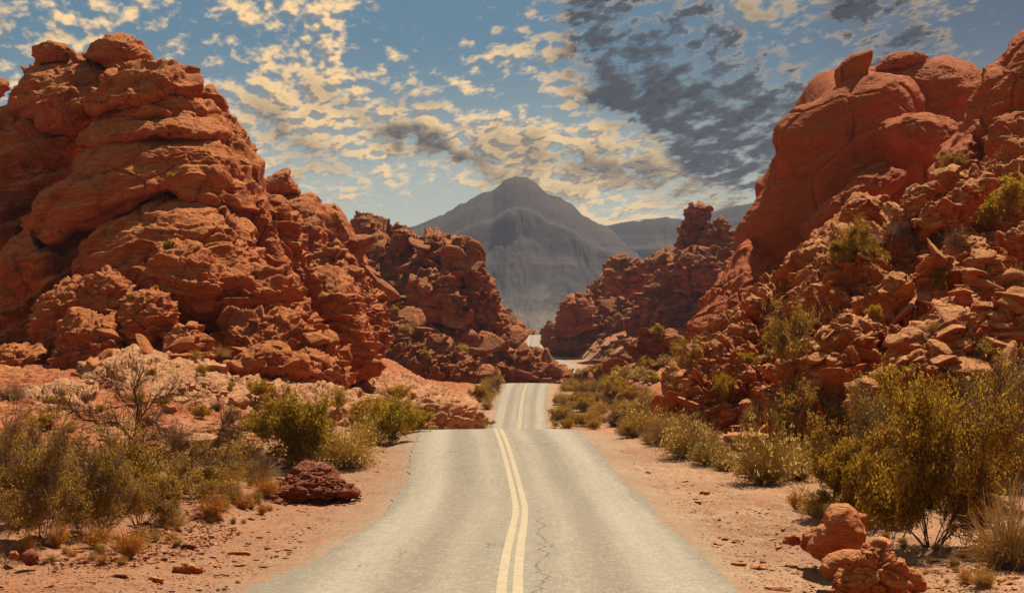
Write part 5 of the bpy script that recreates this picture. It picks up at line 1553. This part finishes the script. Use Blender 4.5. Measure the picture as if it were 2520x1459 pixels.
strew(['olive_small', 'grey', 'tan', 'sparse'], [(40, 1070), (160, 960), (330, 890), (620, 925), (940, 960), (1130, 1010), (1050, 1060), (600, 1100), (200, 1130)], 24, 0.35, 0.9, 45, 160, 'shrub', 'small shrubs on the slick rock', 'bench', 0.3)
strew(['grey', 'sage', 'tan', 'sparse'], [(440, 1230), (430, 1130), (640, 1090), (700, 1160), (860, 1150), (940, 1090), (1000, 1075), (700, 1215), (560, 1260)], 34, 0.35, 0.9, 25, 66, 'shrub', 'low dry shrubs behind the left verge', 'vl2', 0.3)
strew(['sage', 'tan', 'olive_small', 'grey'], [(0, 1150), (300, 1160), (420, 1200), (300, 1300), (0, 1330)], 22, 0.5, 1.3, 25, 60, 'shrub', 'low dry shrubs behind the left verge', 'vl3', 0.3)
strew(['gold', 'straw', 'straw'], [(60, 1380), (300, 1330), (480, 1260), (640, 1215), (760, 1200), (700, 1260), (480, 1330), (300, 1400), (80, 1420)], 40, 0.12, 0.42, 18, 60, 'grass tuft', 'dry grass tufts on the left verge', 'vl', 0.3)
strew(['straw', 'tan', 'gold'], [(1900, 1210), (2040, 1300), (1990, 1400), (2290, 1440), (2519, 1450), (2400, 1350), (2160, 1300), (1960, 1230)], 40, 0.10, 0.35, 18, 50, 'grass tuft', 'dry grass tufts on the right verge', 'vr', 0.3)
strew(['sage', 'tan', 'grey'], [(1480, 1050), (1620, 1010), (1740, 1060), (1850, 1140), (1800, 1170), (1700, 1120), (1560, 1080)], 22, 0.5, 1.1, 40, 75, 'shrub', 'brush in the row at the foot of the right bank', 'row', 0.3)
strew(['sparse', 'grey', 'olive_small', 'tan'], BANK, 22, 0.4, 1.1, 40, 110, 'shrub', 'small shrubs on the right bank', 'bank', 0.25)
strew(['olive_small', 'dome_green', 'grey'], [(60, 260), (240, 180), (480, 500), (640, 700), (700, 860), (300, 860), (60, 800)], 9, 0.3, 0.7, 80, 200, 'shrub', 'tufts rooted in cracks of the left massif', 'massif', 0.3)

for k_, src in list(PROTO.items()):        # prototypes nobody planted
    if k_ not in USED:
        for ch in list(src.children): bpy.data.objects.remove(ch)
        bpy.data.objects.remove(src)

# ---- labels for everything strewn: look, size, and where it lies, each its own
WHERE = {
    'bank': 'on the right bank', 'bench': 'on the slick rock', 'heap': 'below the left massif', 'far_left': 'on the left ridge',
    'far_right': 'on the right ridge', 'vl': 'on the left verge', 'vr': 'on the right verge', 'seg_l': 'left of the second road stretch',
    'seg_r': 'right of the second road stretch', 'flat': 'on the flat beyond the crest', 'vl2': 'behind the left verge', 'vl3': 'under the left olive bushes',
    'row': 'at the bank foot', 'massif': 'on the left massif',
}
LOOK = {'boulder': 'red boulder', 'stone': 'loose stone', 'desert_shrub': 'olive shrub', 'dry_brush': 'dry brush', 'golden_tuft': 'straw grass tuft', 'creosote_bush': 'creosote bush', 'dry_shrub': 'leafless shrub'}


def ordinal(i):
    w1 = ['first', 'second', 'third', 'fourth', 'fifth', 'sixth', 'seventh', 'eighth', 'ninth', 'tenth', 'eleventh', 'twelfth', 'thirteenth', 'fourteenth', 'fifteenth']
    return w1[i] if i < 15 else None


zones = {}
for o in list(COL.objects):
    if '_zone' in o:
        base = o.name.split('.')[0]
        zones.setdefault((o['_zone'], base), []).append(o)
for (zn, base), obs in zones.items():
    wh = WHERE[zn]
    look = LOOK[base] if not (zn == 'bench' and base == 'boulder') else 'pale boulder'
    obs.sort(key=lambda o: o['_py'])
    nrow = max(1, math.ceil(len(obs) / 15))
    per = math.ceil(len(obs) / nrow)
    tier = ['lowest', 'second lowest', 'third lowest', 'fourth lowest', 'fifth lowest', 'sixth lowest', 'seventh lowest', 'eighth lowest', 'ninth lowest', 'tenth lowest', 'eleventh lowest', 'twelfth lowest', 'thirteenth lowest', 'topmost']
    rows_ = [obs[i:i + per] for i in range(0, len(obs), per)][::-1]
    for ri, row in enumerate(rows_):
        row.sort(key=lambda o: o['_px'])
        for i, o in enumerate(row):
            sz = 'small' if o['_s'] < 0.4 else 'medium' if o['_s'] < 0.7 else 'large'
            if len(rows_) > 1:
                o['label'] = '%s %s %s, %s from left, %s row' % (sz, look, wh, ordinal(i), tier[min(ri, 13)])
            else:
                o['label'] = '%s %s %s, %s from left' % (sz, look, wh, ordinal(i))
for o in list(COL.objects):
    for k_ in ('_px', '_py', '_s', '_zone'):
        if k_ in o: del o[k_]
print('objects', len(COL.objects))
